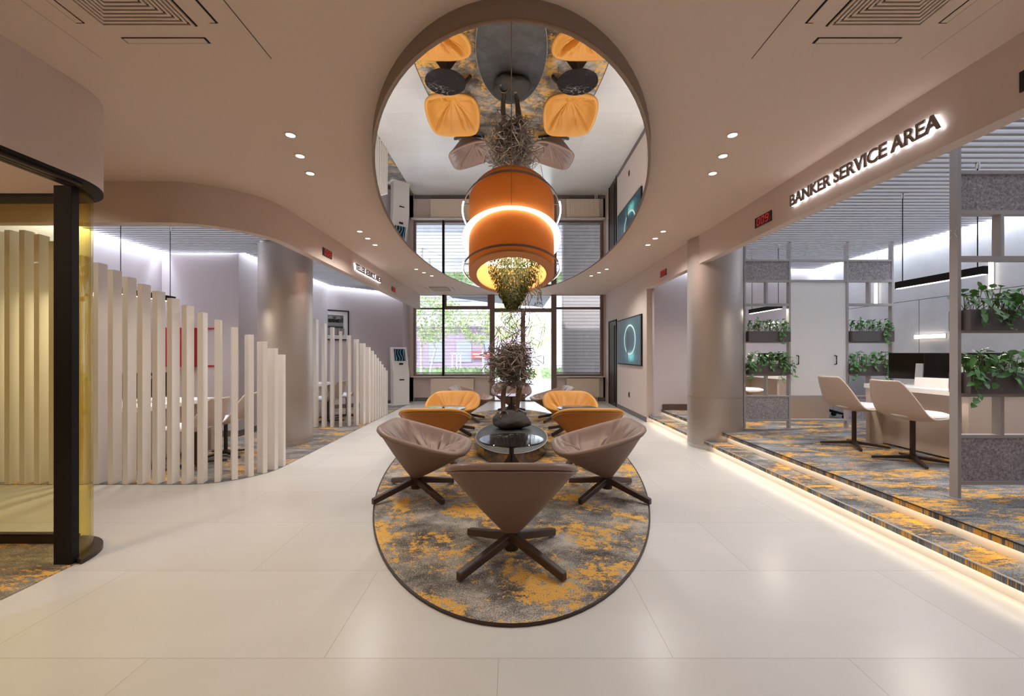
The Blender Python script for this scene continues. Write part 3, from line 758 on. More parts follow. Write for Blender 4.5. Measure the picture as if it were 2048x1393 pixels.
def make_table():
    t = thing('side_table', 'x', 'table')
    MB().lathe([(0,.512),(.27,.512),(.285,.520),(.285,.528),(.282,.531),(0,.531)], n=64).build('tabletop', M['marble'], t, smooth=30)
    MB().cyl((0,0), .022, .012, .512, 16).build('stem', M['dark_metal'], t, smooth=40)
    for i in range(3):
        a = PI/2 + i*2*PI/3 + PI
        c, s = math.cos(a), math.sin(a); th = .006
        poly = [(.0,.0),(.26,.0),(.27,.012),(.02,.40),(0,.42)]
        mb = MB(); n = len(poly)
        vs = [(x*c - th*s, x*s + th*c, z) for x, z in poly] + [(x*c + th*s, x*s - th*c, z) for x, z in poly]
        mb.add(vs, [tuple(range(n)), tuple(range(n,2*n))[::-1]] + [(i_,(i_+1)%n,n+(i_+1)%n,n+i_) for i_ in range(n)])
        mb.build('leg', M['dark_metal'], t)
    return t
st = make_table(); Gt = 'round black marble side tables'
st.location = (0, 3.66, ZR); tag(st, 'round black marble side table nearest us, between two taupe chairs', 'table', Gt)
dup(st, (0, 7.62, ZR), 0, 'round black marble side table behind the sculpture by the farthest chair', Gt)
dup(st, (-.925, 5.78, ZR), .3, 'round black marble side table between the two left ochre chairs', Gt)
dup(st, (.925, 5.78, ZR), -.3, 'round black marble side table between the two right ochre chairs', Gt)

# ------------------------------------------------------------------ ceiling fixtures
def make_down():
    t = thing('downlight', 'x', 'ceiling light')
    MB().ringprism(ell(0,0,.045,.045,28), ell(0,0,.032,.032,28), -.004, .0).build('trim_ring', M['ceil'], t)
    MB().cyl((0,0), .032, -.003, -.001, 28).build('lens', M['glow_down'], t)
    ld = bpy.data.lights.new('downlight_beam', 'SPOT'); ld.energy = 37; ld.spot_size = math.radians(140); ld.spot_blend = 1.0; ld.shadow_soft_size = .022; ld.color = (1.0, .955, .90)
    lo = bpy.data.objects.new('downlight_beam', ld); COL.objects.link(lo); lo.parent = t; lo.location = (0,0,-.02)
    return t
trios = [[(-1.63,3.042),(-1.725,3.365),(-1.80,3.69)], [(-2.0,5.438),(-2.01,5.768),(-2.02,6.11)], [(-1.815,7.865),(-1.74,8.20),(-1.65,8.54)]]
tn = ['nearest', 'middle', 'farthest']; Gd = 'recessed downlights around the ceiling mirror'
dl = None
for s_, sn in ((1,'left'),(-1,'right')):
    for i, tr in enumerate(trios):
        for j, (x, y) in enumerate(tr):
            lab = 'round downlight, %s of the %s trio %s of the ceiling mirror' % (ORD[j], tn[i], sn)
            if dl is None: dl = make_down(); dl.location = (x, y, H); tag(dl, lab, 'ceiling light', Gd)
            else: dup(dl, (x*s_, y, H), 0, lab, Gd)
def make_ac():
    t = thing('ceiling_vent', 'x', 'air vent'); a = .46
    MB().box(-a, -a, -.003, a, a, -.0005).build('panel', M['ceil'], t)
    MB().box(-a-.003, -a, -.0025, -a, a, 0).box(a, -a, -.0025, a+.003, a, 0).build('panel_gap', M['dark_metal'], t)
    MB().box(-.232, -.232, -.006, .232, .232, -.002).build('grille_well', M['black'], t)
    mb = MB(); r = .225
    while r > .03: mb.ringprism([(-r,-r),(r,-r),(r,r),(-r,r)], [(-r+.011,-r+.011),(r-.011,-r+.011),(r-.011,r-.011),(-r+.011,r-.011)], -.014, -.003); r -= .021
    mb.build('grille', M['ceil'], t)
    for i in range(4):
        rot = Matrix.Rotation(i*PI/2, 4, 'Z')
        MB().box(-.215, .305, -.005, .215, .345, -.002).xf(rot).build('slot', M['black'], t)
        MB().beam((-.205, .322, -.008), (.205, .322, -.008), .030, .003, .030, .003).xf(rot).build('slot_flap', M['ceil'], t)
    return t
ac = make_ac(); Ga = 'square ceiling air vents'
ac.location = (-1.774, 1.795, H); tag(ac, 'square air vent with concentric grille at the upper left', 'air vent', Ga)
dup(ac, (1.774, 1.795, H), 0, 'square air vent with concentric grille at the upper right', Ga)
dup(ac, (-1.774, 10.25, H), 0, 'square air vent in the far ceiling above the left window', Ga)

# signs
def sign(name, body, label, width, mtx):
    t = thing('wall_sign', label, 'sign', mtx.to_translation(), 0, 'backlit lettered signs')
    mr = mtx.to_3x3().to_4x4()
    text_mesh('lettering', body, M['letters'], .095, width, .012, t, mr @ Matrix.Translation((0,0,.034)), .0038)
    text_mesh('backlight', body, M['glow_sign'], .095, width, .016, t, mr @ Matrix.Translation((0,0,.014)), .0042)
RW = lambda y, z: Matrix(((0,0,-1,XR),(-1,0,0,y),(0,1,0,z),(0,0,0,1)))
LW = lambda y, z: Matrix(((0,0,1,XL),(1,0,0,y),(0,1,0,z),(0,0,0,1)))
sign('wall_sign', 'BANKER SERVICE AREA', 'backlit BANKER SERVICE AREA lettering on the right bulkhead', 1.31, RW(3.742, 2.635))
sign('wall_sign', 'TELLER SERVICE AREA', 'backlit TELLER SERVICE AREA lettering on the left bulkhead', 1.28, LW(6.53, 2.635))

SEG = {'0': 'abcdef', '9': 'abcdfg'}
def digits(mb, body, w, h):
    dw = w/len(body); lw = h*.13
    for i, ch in enumerate(body):
        x0 = -w/2 + dw*(i+.5); hx = dw*.30; sk = lambda z: z*.18
        def bar(xa, za, xb, zb):
            a = Vector((xa+sk(za), 0, za)); b = Vector((xb+sk(zb), 0, zb)); d = (b-a).normalized(); n_ = Vector((-d.z,0,d.x))*lw/2
            a2, b2 = a+d*lw*.35, b-d*lw*.35
            vs = [a2+n_, b2+n_, b2-n_, a2-n_]; vs = [v_+Vector((0,0,0)) for v_ in vs]+[v_+Vector((0,.003,0)) for v_ in vs]
            mb.add(vs, [(0,1,2,3),(7,6,5,4),(0,4,5,1),(1,5,6,2),(2,6,7,3),(3,7,4,0)])
        t_, m_, b_ = h/2, 0, -h/2; l, r = x0-hx, x0+hx
        S = {'a':(l,t_,r,t_),'b':(r,t_,r,m_),'c':(r,m_,r,b_),'d':(l,b_,r,b_),'e':(l,m_,l,b_),'f':(l,t_,l,m_),'g':(l,m_,r,m_)}
        for s_ in SEG[ch]: bar(*S[s_])
def make_led():
    t = thing('number_display', 'x', 'display')
    MB().box(-.137, .018, -.052, .137, .03, .052).build('housing', M['black_gloss'], t, bevel=.002)
    mb = MB(); digits(mb, '009', .21, .066)
    mb.xf(Matrix.Translation((0,.0145,0))).build('digits', M['led_red'], t)
    return t
led = make_led(); Gl = 'red digit number displays on the bulkheads'
led.location = (XR-.027, 4.195, 2.665); led.rotation_euler = (0,0,-PI/2); tag(led, 'red 009 number display on the right bulkhead beside the BANKER sign', 'display', Gl)
dup(led, (XR-.027, 6.95, 2.66), -PI/2, 'small red number display beyond the right steel column', Gl)
dup(led, (XR-.027, 1.94, 2.665), -PI/2, 'number display at the right edge, cut off by the frame', Gl)
dup(led, (XL+.027, 5.59, 2.66), PI/2, 'red 009 number display on the left bulkhead before the TELLER sign', Gl)
dup(led, (XL+.027, 8.73, 2.66), PI/2, 'small red number display on the left bulkhead past the TELLER sign', Gl)

# ------------------------------------------------------------------ linear pendants
def make_pend(y0, y1, zc, ztop):
    Lh = (y1-y0)/2
    t = thing('linear_pendant', 'x', 'pendant light')
    MB().box(-.022, -Lh, 0, .022, Lh, .066).build('bar', M['black'], t, bevel=.002)
    MB().box(-.017, -Lh+.01, -.004, .017, Lh-.01, 0).build('diffuser', M['glow_pend'], t)
    pl_ = bpy.data.lights.new('pendant_beam', 'AREA'); pl_.shape = 'RECTANGLE'; pl_.size = .03; pl_.size_y = 2*Lh-.04; pl_.energy = 14; pl_.color = (1, .9, .76)
    po = bpy.data.objects.new('pendant_beam', pl_); COL.objects.link(po); po.parent = t; po.location = (0, 0, -.006)
    for y in (-Lh+.06, Lh-.06):
        c = MB().tube([(0,y,.066),(0.0,y,ztop-zc)], .004, 6).build('cable', M['black'], t)
        MB().cyl((0,y), .014, ztop-zc-.05, ztop-zc, 14).build('ferrule', M['steel_light'], c, smooth=40)
    return t
Gp = 'black linear pendants over the desks'
pd = make_pend(3.33, 4.10, 1.945, ZS)
pd.location = (3.83, 3.715, 1.945); tag(pd, 'black linear pendant light over the near banker desk, crossing the grey post', 'pendant light', Gp)
dup(pd, (3.84, 6.26, 1.945), 0, 'black linear pendant light seen through the far planter shelf', Gp)
dup(pd, (-4.24, 4.80, 1.95), 0, 'black linear pendant light hanging behind the white front fins', Gp)

# wall lights on the panelled wall
def wl(name, x, y0, z0, y1, z1, label):
    t = thing('wall_light', label, 'wall light', (x, (y0+y1)/2, z0), 0, 'slim glowing wall lights on the panelled wall')
    hy = (y1-y0)/2
    MB().box(-.012, -hy, 0, 0.0, hy, z1-z0).build('bracket', M['steel_light'], t)
    MB().box(-.035, -hy+.004, .004, -.012, hy-.004, z1-z0-.004).build('diffuser', M['glow_wall'], t)
wl('a', 5.8, 4.95, 2.08, 4.99, 2.41, 'slim vertical wall light high on the panelled wall, above the near planter')
wl('b', 5.8, 6.52, 2.08, 6.56, 2.42, 'slim vertical wall light seen through the far shelf on the panelled wall')
wl('c', 5.8, 5.50, 1.51, 5.91, 1.57, 'horizontal glowing wall light above the black monitors')

# ------------------------------------------------------------------ planter shelves
ZF = .25
def make_shelf():
    """local: x=0 at its left post, y front face, z=0 on the platform"""
    t = thing('shelf_divider', 'x', 'shelf')
    D = .057; P = .025; xs = [0, .63, 1.44, 2.07]; top = ZS-ZF
    for i, x in enumerate(xs):
        MB().box(x, 0, 0, x+P, D, top).box(x-.02, -.02, 0, x+P+.02, D+.02, .006).build('post', M['shelf'], t)
    bars = [(2.345,2.37),(2.055,2.085),(1.72,1.755),(1.20,1.218),(.738,.765),(.442,.465),(.105,.131)]
    for q_, (a, b) in enumerate(bars):
        if q_ in (0, 1, 5, 6): MB().box(P, .002, a, xs[-1], D-.002, b).build('rail', M['shelf'], t)
        else:
            MB().box(P, .002, a, xs[1], D-.002, b).build('rail', M['shelf'], t); MB().box(xs[2]+P, .002, a, xs[3], D-.002, b).build('rail', M['shelf'], t)
    for x in (xs[0], xs[2]):
        for (a, b) in ((2.085,2.345),(.131,.442)): MB().box(x+P, .012, a, x+.63, D-.012, b).build('felt_panel', M['felt'], t)
        MB().box(x+.31, 0, 1.755, x+.335, D, 2.055).build('short_post', M['shelf'], t)
        MB().box(x+.31, 0, .465, x+.335, D, .738).build('short_post', M['shelf'], t)
    MB().box(xs[1]+P, .016, .465, xs[2], D-.016, 2.055).build('back_panel', M['white_gloss'], t)
    for hx in (xs[1]+.12, xs[2]-.16):
        MB().tube([(hx,.012,.90),(hx,-.02,.905),(hx,-.02,1.02),(hx,.012,1.025)], .008, 8).build('handle', M['black'], t, smooth=60)
    return t
sh = make_shelf(); Gs = 'grey metal planter shelf dividers'
sh.location = (3.255, 5.775, ZF); tag(sh, 'grey metal planter shelf with white panel, standing beyond the first banker desk', 'shelf', Gs)
SN = dup(sh, (3.21, 2.967, ZF), 0, 'grey metal planter shelf at the right edge, nearest us', Gs)
mk = MB()
for (ya, za, yb, zb) in ((.040,1.895,.022,1.925),(.022,1.925,.003,1.955),(.022,1.925,.003,1.893),(.050,1.957,.042,1.945),(.052,1.89,.042,1.905)):
    if (ya, yb) == (.040, .022): continue
    mk.tube([(-.0015, ya, za), (-.0015, yb, zb)], .0022, 4)
mk.build('chevron_mark', M['white'], SN)

rl = random.Random(8)
def make_planter(trail, seed, nl):
    r_ = random.Random(seed)
    t = thing('planter', 'x', 'planter')
    W, Dp, Hh = .585, .15, .145
    MB().box(0, -.05, 0, W, Dp-.05, Hh).build('trough', M['planter'], t, bevel=.003)
    MB().box(.008, -.042, Hh-.012, W-.008, Dp-.058, Hh+.002).build('soil', M['soil'], t)
    lf = MB(); stm = MB()
    for i in range(nl):
        x = r_.uniform(.02, W-.02); y = r_.uniform(-.03, Dp-.07); h = r_.uniform(.03, .16)
        p = Vector((x + r_.uniform(-.04,.04), y + r_.uniform(-.05,.04), Hh+h)); stm.tube([(x,y,Hh), ((x+p.x)/2, (y+p.y)/2, Hh+h*.6), p], .0022, 4)
        leaf(lf, p, rvec(r_)*.7+Vector((0,-.5,.15)), Vector((0,-.3,1)), r_.uniform(.045,.075), r_.uniform(.035,.055), .18, .25)
    for i in range(trail):
        x = r_.uniform(.0, W+.06); drop = r_.uniform(.08, .3) if r_.random() < .6 else r_.uniform(.05,.15)
        pts = [Vector((min(max(x,.03),W-.03), 0, Hh))]; q = Vector((x, -.06, Hh+.05)); pts.append(q)
        n = max(3, int(drop/.035))
        for j in range(n):
            q = q + Vector((r_.uniform(-.02,.024), r_.uniform(-.008,.004), -.038)); pts.append(q)
            leaf(lf, q, rvec(r_)*.6+Vector((r_.choice((-1,1))*.5,-.4,-.3)), Vector((0,-.6,.6)), r_.uniform(.04,.068), r_.uniform(.03,.048), .15, .3)
            if r_.random() < .5: leaf(lf, q+Vector((0,0,.02)), rvec(r_)*.6+Vector((0,-.4,-.3)), Vector((0,-.6,.6)), r_.uniform(.035,.06), r_.uniform(.03,.042), .15, .3)
        stm.tube(pts, .0026, 4)
    tag(lf.build('foliage', M['leaf'], t, smooth=70), kind='stuff')
    tag(stm.build('stems', M['stem'], t), kind='stuff')
    return t
pa = make_planter(2, 5, 95); pb = make_planter(11, 9, 80); Gq = 'grey planter boxes of trailing pothos on the shelves'
U1, U0 = (3.255+.027, 5.775, ZF), (3.21+.027, 2.967, ZF)
pa.location = (U1[0]+.012, U1[1], ZF+1.218); tag(pa, 'upper left planter on the far shelf, low leafy pothos', 'planter', Gq)
pb.location = (U1[0]+.012, U1[1], ZF+.765); tag(pb, 'lower left planter on the far shelf, pothos trailing over the front', 'planter', Gq)
dup(pa, (U1[0]+1.452, U1[1], ZF+1.218), 0, 'upper right planter on the far shelf, low leafy pothos', Gq)
dup(pb, (U1[0]+1.452, U1[1], ZF+.765), 0, 'lower right planter on the far shelf, pothos trailing beside the desk', Gq)
pc_ = make_planter(5, 31, 90); pc_.location = (U0[0]+.012, U0[1], ZF+1.218); tag(pc_, 'upper planter on the nearest shelf at the right edge, big pothos leaves', 'planter', Gq)
dup(pb, (U0[0]+.012, U0[1], ZF+.765), 0, 'lower planter on the nearest shelf at the right edge, long trailing vines', Gq)

# ------------------------------------------------------------------ desks, chairs, monitors
def make_desk():
    """local: long axis y (0..1.1), customer side x=0, z=0 on the floor"""
    t = thing('service_desk', 'x', 'desk')
    MB().box(0, 0, .65, .82, 1.1, .70).build('desk_top', M['desk_top'], t, bevel=.003)
    MB().box(.02, 0.005, 0, .80, .06, .65).build('end_panel', M['desk'], t, bevel=.002)
    MB().box(.02, 1.04, 0, .80, 1.095, .65).build('end_panel', M['desk'], t, bevel=.002)
    MB().box(.17, .06, .02, .20, 1.04, .65).build('modesty_panel', M['desk'], t)
    MB().box(.3, .08, .18, .76, .5, .64).build('drawer_unit', M['desk'], t)
    return t
dk = make_desk(); Gk = 'greige service desks'
dk.location = (4.15, 3.76, ZF); tag(dk, 'greige banker desk with white top nearest us, by the two chairs', 'desk', Gk)
dup(dk, (4.15, 6.42, ZF), 0, 'greige banker desk seen through the far planter shelf', Gk)
dup(dk, (-4.05, 5.65, .005), PI, 'greige teller desk behind the white front fins', Gk)
dup(dk, (-3.78, 8.75, .005), PI, 'greige teller desk behind the rear fins, beyond the left column', Gk).scale = (.5, 1, 1)

def make_vchair():
    """local: faces +y"""
    t = thing('visitor_chair', 'x', 'chair')
    path = [(.25,.435),(.20,.428),(.08,.418),(-.04,.42),(-.12,.445),(-.18,.505),(-.23,.59),(-.275,.67),(-.315,.745),(-.345,.80)]
    wid = [.17,.205,.225,.235,.236,.23,.212,.19,.165,.13]
    nu = 16; vs = []
    for k_, ((y, z), w) in enumerate(zip(path, wid)):
        f = k_/(len(path)-1.0)
        for i in range(nu+1):
            u = -1 + 2.0*i/nu
            seatf = max(0, 1-f*2.2); backf = max(0, min(1, f*2-.5))
            vs.append((w*u, y + .075*backf*u*u*(1-.4*f), z + .045*seatf*u*u + .03*(1-seatf)*(1-backf)*u*u))
    n = len(path)
    o = MB().add(vs, [(k_*(nu+1)+i, k_*(nu+1)+i+1, (k_+1)*(nu+1)+i+1, (k_+1)*(nu+1)+i) for k_ in range(n-1) for i in range(nu)]).build('bucket_shell', M['shell_beige'], t, smooth=80)
    md = o.modifiers.new('sub', 'SUBSURF'); md.levels = 1; md.render_levels = 2
    md = o.modifiers.new('solid', 'SOLIDIFY'); md.thickness = .018; md.offset = -1
    MB().lathe([(0,0),(.19,0),(.215,.016),(.21,.036),(.17,.05),(0,.055)], n=40).xf(Matrix.Translation((0,.065,.441)) @ Matrix.Scale(1.08,4,(0,1,0))).build('seat_pad', M['pad'], t, smooth=60)
    MB().cyl((0,0), .022, .06, .42, 20).build('pole', M['dark_metal'], t, smooth=40)
    MB().cyl((0,0), .035, .03, .075, 20, .028).build('hub', M['dark_metal'], t, smooth=40)
    for i in range(4):
        a = PI/4+.2 + i*PI/2; MB().beam((.02*math.cos(a), .02*math.sin(a), .052), (.31*math.cos(a), .31*math.sin(a), .02), .04, .03, .024, .02).build('leg', M['dark_metal'], t, bevel=.003)
    return t
vc = make_vchair(); Gv = 'greige bucket chairs on swivel bases'
vc.location = (3.88, 3.99, ZF); vc.rotation_euler = (0,0,-PI/2+.12); tag(vc, 'greige bucket chair at the near banker desk, closer to us', 'chair', Gv)
dup(vc, (3.87, 4.66, ZF), -PI/2+.08, 'greige bucket chair at the near banker desk, the farther one', Gv)
dup(vc, (3.80, 6.75, ZF), -PI/2, 'bucket chair whose white seat shows through the far shelf', Gv)
dup(vc, (-3.62, 4.72, .005), PI/2-.1, 'bucket chair behind the front fins, nearer to us', Gv)
dup(vc, (-3.63, 5.24, .005), PI/2+.1, 'bucket chair behind the front fins, next to the left column', Gv)
dup(vc, (-3.44, 7.72, .005), PI/2-.2, 'bucket chair behind the rear fins, nearer to the left column', Gv)
dup(vc, (-3.36, 8.42, .005), PI/2+.2, 'bucket chair behind the rear fins, farther from the column', Gv)

def make_mon(w, h):
    t = thing('monitor', 'x', 'monitor')          # back faces -y
    MB().box(-w/2, 0, .06, w/2, .03, .06+h).build('display_panel', M['black_gloss'], t, bevel=.004)
    MB().add([(-.035,-.07,.0),(.035,-.07,.0),(.03,-.03,.24),(-.03,-.03,.24),(-.035,-.04,0),(.035,-.04,0),(.03,0,.24),(-.03,0,.24)],
             [(0,1,2,3),(7,6,5,4),(0,4,5,1),(1,5,6,2),(2,6,7,3),(3,7,4,0)]).build('stand', M['silver'], t)
    MB().box(-.11, -.11, 0, .11, .09, .012).build('foot', M['silver'], t, bevel=.003)
    lg = MB().tube([(.03*math.cos(2*PI*i/28)+.075, -.002, .06+h-.055+.03*math.sin(2*PI*i/28)) for i in range(28)], .0022, 5, closed=True).build('logo_ring', M['white'], t)
    text_mesh('logo_text', 'DELL', M['white'], .013, .044, .001, t, Matrix(((1,0,0,.053),(0,0,-1,-.002),(0,1,0,.06+h-.0615),(0,0,0,1))))
    return t
mo = make_mon(.56, .30); Gm = 'black desktop monitors'
mo.location = (4.63, 4.23, ZF+.70); mo.rotation_euler = (0,0,-.80); tag(mo, 'black monitor with round white logo on the near banker desk', 'monitor', Gm)
dup(mo, (4.62, 4.66, ZF+.70), -1.05, 'black monitor on the near banker desk, left of the one with the logo', Gm)
dup(mo, (4.5, 7.0, ZF+.70), -.7, 'black monitor seen behind the planter of the far shelf', Gm)
dup(mo, (-4.5, 5.0, .705), .9, 'black monitor behind the front fins on the teller desk', Gm)
o = MB().add([(-.13,-.03,0),(.13,-.03,0),(.13,.03,0),(-.13,.03,0),(-.13,-.012,.1),(.13,-.012,.1),(.13,.012,.1),(-.13,.012,.1)],
             [(0,3,2,1),(4,5,6,7),(0,1,5,4),(1,2,6,5),(2,3,7,6),(3,0,4,7)]).build('name_block', M['white'], bevel=.002)
o.location = (4.36, 4.28, ZF+.70); o.rotation_euler = (0,0,-1.13); tag(o, 'blank white name block on the near banker desk', 'nameplate')
# office chair behind the far shelf
oc_ = thing('office_chair', 'black office chair on castors, seen under the white shelf panel', 'chair', (5.17, 6.85, ZF), 0)
for i in range(5):
    a = 2*PI*i/5+.4; p = (.29*math.cos(a), .29*math.sin(a))
    lg = MB().beam((.03*math.cos(a), .03*math.sin(a), .13), (p[0], p[1], .075), .05, .045, .035, .03).build('leg', M['black'], oc_, bevel=.005)
    MB().cyl((0,0), .032, -.022, .022, 20).xf(Matrix.Translation((p[0], p[1], .034)) @ Matrix.Rotation(PI/2,4,'X')).build('castor', M['black'], lg, smooth=40)
MB().cyl((0,0), .03, .1, .42, 16).build('gas_column', M['black'], oc_, smooth=40)
MB().box(-.24, -.24, .42, .24, .24, .5).build('seat', M['black'], oc_, bevel=.03, seg=4)
MB().box(.2, -.22, .55, .27, .22, 1.05).build('backrest', M['black'], oc_, bevel=.03, seg=4)

# ------------------------------------------------------------------ kiosk
ki = thing('kiosk', 'white leaning touch-screen kiosk by the left window', 'kiosk', (-2.76, 10.36, .005), math.radians(41))
prof = [(.0,0),(.0,.78),(.15,1.45),(.195,1.46),(.225,1.42),(.185,.80),(.17,0)]     # (y back, z), front at y=0
n = len(prof); hw = .215
MB().add([(-hw,y,z) for y,z in prof]+[(hw,y,z) for y,z in prof], [tuple(range(n))[::-1], tuple(range(n,2*n))]+[(i,(i+1)%n,n+(i+1)%n,n+i) for i in range(n)]).build('body', M['white'], ki, bevel=.012, seg=3)
MB().box(-hw-.05, -.02, 0, hw+.02, .30, .035).build('foot_plate', M['white'], ki, bevel=.004)
k = NT('kiosk_screen_art')
wv = k.n('ShaderNodeTexWave'); wv.inputs['Scale'].default_value = 2.2; wv.inputs['Distortion'].default_value = 6; wv.inputs['Detail'].default_value = 3
k.link(k.mapping((2,2,2)), wv.inputs['Vector'])
k.b.inputs['Emission Strength'].default_value = .5
cc = k.ramp(wv.outputs['Fac'], [(0.6, rgb(10,18,26)), (0.85, rgb(26,60,80)), (1.0, rgb(110,160,180))])
k.link(cc, k.b.inputs['Emission Color'])
M['kscreen'] = k.out(rgb(8,10,14), .15)
sl = .15/.67; rot = Matrix.Rotation(-math.atan(sl), 4, 'X'); base_m = Matrix.Translation((0, .077, 1.13)) @ rot
MB().box(-.145, -.008, -.02, .145, .0, .29).xf(base_m).build('screen', M['kscreen'], ki)
MB().box(-.04, -.02, -.115, .06, .0, -.075).xf(base_m).build('card_reader', M['black'], ki)
MB().box(-.06, -.01, .63, .07, .0, .655).build('receipt_slot', M['black'], ki)

# ------------------------------------------------------------------ pictures, socket, red cabinet
k = NT('neon_ring_glow_print')
sep = k.n('ShaderNodeSeparateXYZ'); k.link(k.co, sep.inputs[0])
px, pz = sep.outputs[0], sep.outputs[2]      # object space: x across, z up, centred
def hyp(cx, cz, ax, az):
    a = k.math('DIVIDE', k.math('SUBTRACT', px, cx), ax); b = k.math('DIVIDE', k.math('SUBTRACT', pz, cz), az)
    return k.math('SQRT', k.math('ADD', k.math('MULTIPLY', a, a), k.math('MULTIPLY', b, b)))
e = hyp(.12, .03, .40, .31)
dev = k.math('ABSOLUTE', k.math('SUBTRACT', e, 1.0))
nz = k.noise(k.mapping((3,3,3)), 3, 5, .6)
glow = k.math('POWER', k.math('SUBTRACT', 1.0, k.math('MINIMUM', k.math('MULTIPLY', dev, .9), 1.0)), 5)
pool = k.math('POWER', k.math('SUBTRACT', 1.0, k.math('MINIMUM', hyp(.2, -.34, .55, .18), 1.0)), 1.3)
gl = k.math('ADD', k.math('MULTIPLY', glow, .5), k.math('MULTIPLY', k.math('MULTIPLY', pool, nz), 2.2), clamp=True)
body = k.math('LESS_THAN', k.math('MINIMUM', hyp(-.02, .0, .09, .19), k.math('MINIMUM', hyp(-.07,.2,.05,.06), hyp(-.06,-.26,.045,.2))), 1.0)
c1 = k.ramp(gl, [(0, rgb(28,58,70)), (.35, rgb(34,110,120)), (1, rgb(110,215,215))])
ring = k.ramp(dev, [(0.0, (1,1,1,1)), (0.045, (1,1,1,1)), (0.07, (0,0,0,1))])
c2 = k.mix(ring, c1, rgb(225,246,240)); c3 = k.mix(body, c2, rgb(14,30,38))
k.link(c3, k.b.inputs['Emission Color']); k.b.inputs['Emission Strength'].default_value = .22  # faint emission added, so the print glows by itself
M['neon'] = k.out(c3, .3)
pic = thing('wall_art', 'dark teal picture of a figure inside a glowing ring on the right wall', 'picture', (XR-.03, 8.96, 1.57), -PI/2)
MB().box(-.9, 0, -.515, .9, .03, .515).build('frame', M['black'], pic, bevel=.003)
MB().box(-.875, -.003, -.49, .875, .0, .49).build('print', M['neon'], pic)
so = thing('wall_socket', 'small dark socket low on the right wall under the teal picture', 'socket', (XR-.006, 8.98, .41), -PI/2)
MB().box(-.04, -.004, -.055, .04, .006, .055).build('plate', M['dark_metal'], so, bevel=.002)
MB().box(-.022, -.007, -.03, .022, -.004, .03).build('outlet', M['black'], so)

# bank photograph on the slanted wall
dirv = Vector((2.87-4.26, 10.9-9.59)); 
wa = math.atan2(10.9-9.59, -2.87+4.26)
def slant(u): 
    """point on the slanted wall seen at column u"""
    tx = (u-1023)/825.0; ax, ay = -4.26, 9.59; dx, dy = 1.39, 1.31
    s_ = (tx*ay-ax)/(dx-tx*dy); return Vector((ax+dx*s_, ay+dy*s_))
p0, p1 = slant(637.5), slant(697); pm = (p0+p1)/2; wdt = (p1-p0).length
nrm = Vector((math.sin(wa), -math.cos(wa)))
bp = thing('framed_photograph', 'framed black and white photograph of a BANK facade on the slanted wall', 'picture', (pm.x+nrm.x*.012, pm.y+nrm.y*.012, 1.3+(708-650.5)/825*pm.y), wa)
hw, hh = wdt/2, .365*pm.y/10.0
MB().ringprism([(-hw,-hh),(hw,-hh),(hw,hh),(-hw,hh)], [(-hw+.025,-hh+.025),(hw-.025,-hh+.025),(hw-.025,hh-.025),(-hw+.025,hh-.025)], -.012, .02).xf(Matrix.Rotation(PI/2,4,'X')).build('frame', M['black'], bp)
MB().box(-hw+.02, -.005, -hh+.02, hw-.02, .01, hh-.02).build('mount', M['mat_white'], bp)
k = NT('bank_facade_print')
sepb = k.n('ShaderNodeSeparateXYZ'); k.link(k.co, sepb.inputs[0])
wv = k.noise(k.mapping((4,1,9)), 3, 5, .6)
zz = sepb.outputs[2]
bands = k.ramp(k.math('ADD', k.math('MULTIPLY', zz, 1.9), .5), [(0.0, rgb(52,54,60)), (.42, rgb(70,72,78)), (.46, rgb(150,148,146)), (.60, rgb(92,92,96)), (.63, rgb(66,62,60)), (.80, rgb(58,55,54)), (.84, rgb(120,116,110)), (.97, rgb(60,56,56))], 'CONSTANT')
M['bankphoto'] = k.out(k.mix(k.math('MULTIPLY', wv, .5), bands, rgb(40,40,44)), .4)
iw, ih = hw*.62, hh*.66
MB().box(-iw, -.008, -ih, iw, -.004, ih).build('print', M['bankphoto'], bp)
text_mesh('print_lettering', 'BANK', M['black'], ih*.3, iw*1.2, .001, bp, Matrix(((1,0,0,-iw*.6),(0,0,-1,-.0092),(0,1,0,ih*.26),(0,0,0,1))), .004)
mb = MB()
for cx in (-iw*.42, iw*.45): mb.add([(cx-iw*.38,-.0092,ih*.6),(cx+iw*.36,-.0092,ih*.64),(cx+iw*.05,-.0092,ih*.92),(cx-iw*.1,-.0092,ih*.9)], [(0,1,2,3)])
for i in range(5): mb.add([(-iw+.05+i*iw*.38,-.0092,-ih*.95),(-iw+.12+i*iw*.38,-.0092,-ih*.95),(-iw+.12+i*iw*.38,-.0092,-ih*.3),(-iw+.05+i*iw*.38,-.0092,-ih*.3)], [(0,1,2,3)])
mb.build('print_highlights', mat('print_grey', rgb(140,136,130), .5), bp)

rcab = thing('fire_cabinet', 'red wall cabinet with stripes, glimpsed behind the white front fins', 'cabinet', (-5.05, 6.43, 1.10))
MB().box(-.28, -.12, 0, .17, .0, .60).build('box', M['red'], rcab, bevel=.004)
MB().box(-.28, -.006, .58, .43, .0, .605).box(-.28, -.006, -.005, .43, .0, .02).build('stripe', M['red'], rcab)
MB().cyl((0,0), .04, 0, .02, 20).xf(Matrix.Translation((.12,-.12,.44)) @ Matrix.Rotation(PI/2,4,'X')).build('handle', M['black'], rcab)
MB().cyl((0,0), .012, 0, .01, 12).xf(Matrix.Translation((.11,-.12,.32)) @ Matrix.Rotation(PI/2,4,'X')).build('button', M['white'], rcab)
MB().box(-.2, -.124, .36, -.02, -.119, .5).build('window', M['silver'], rcab)

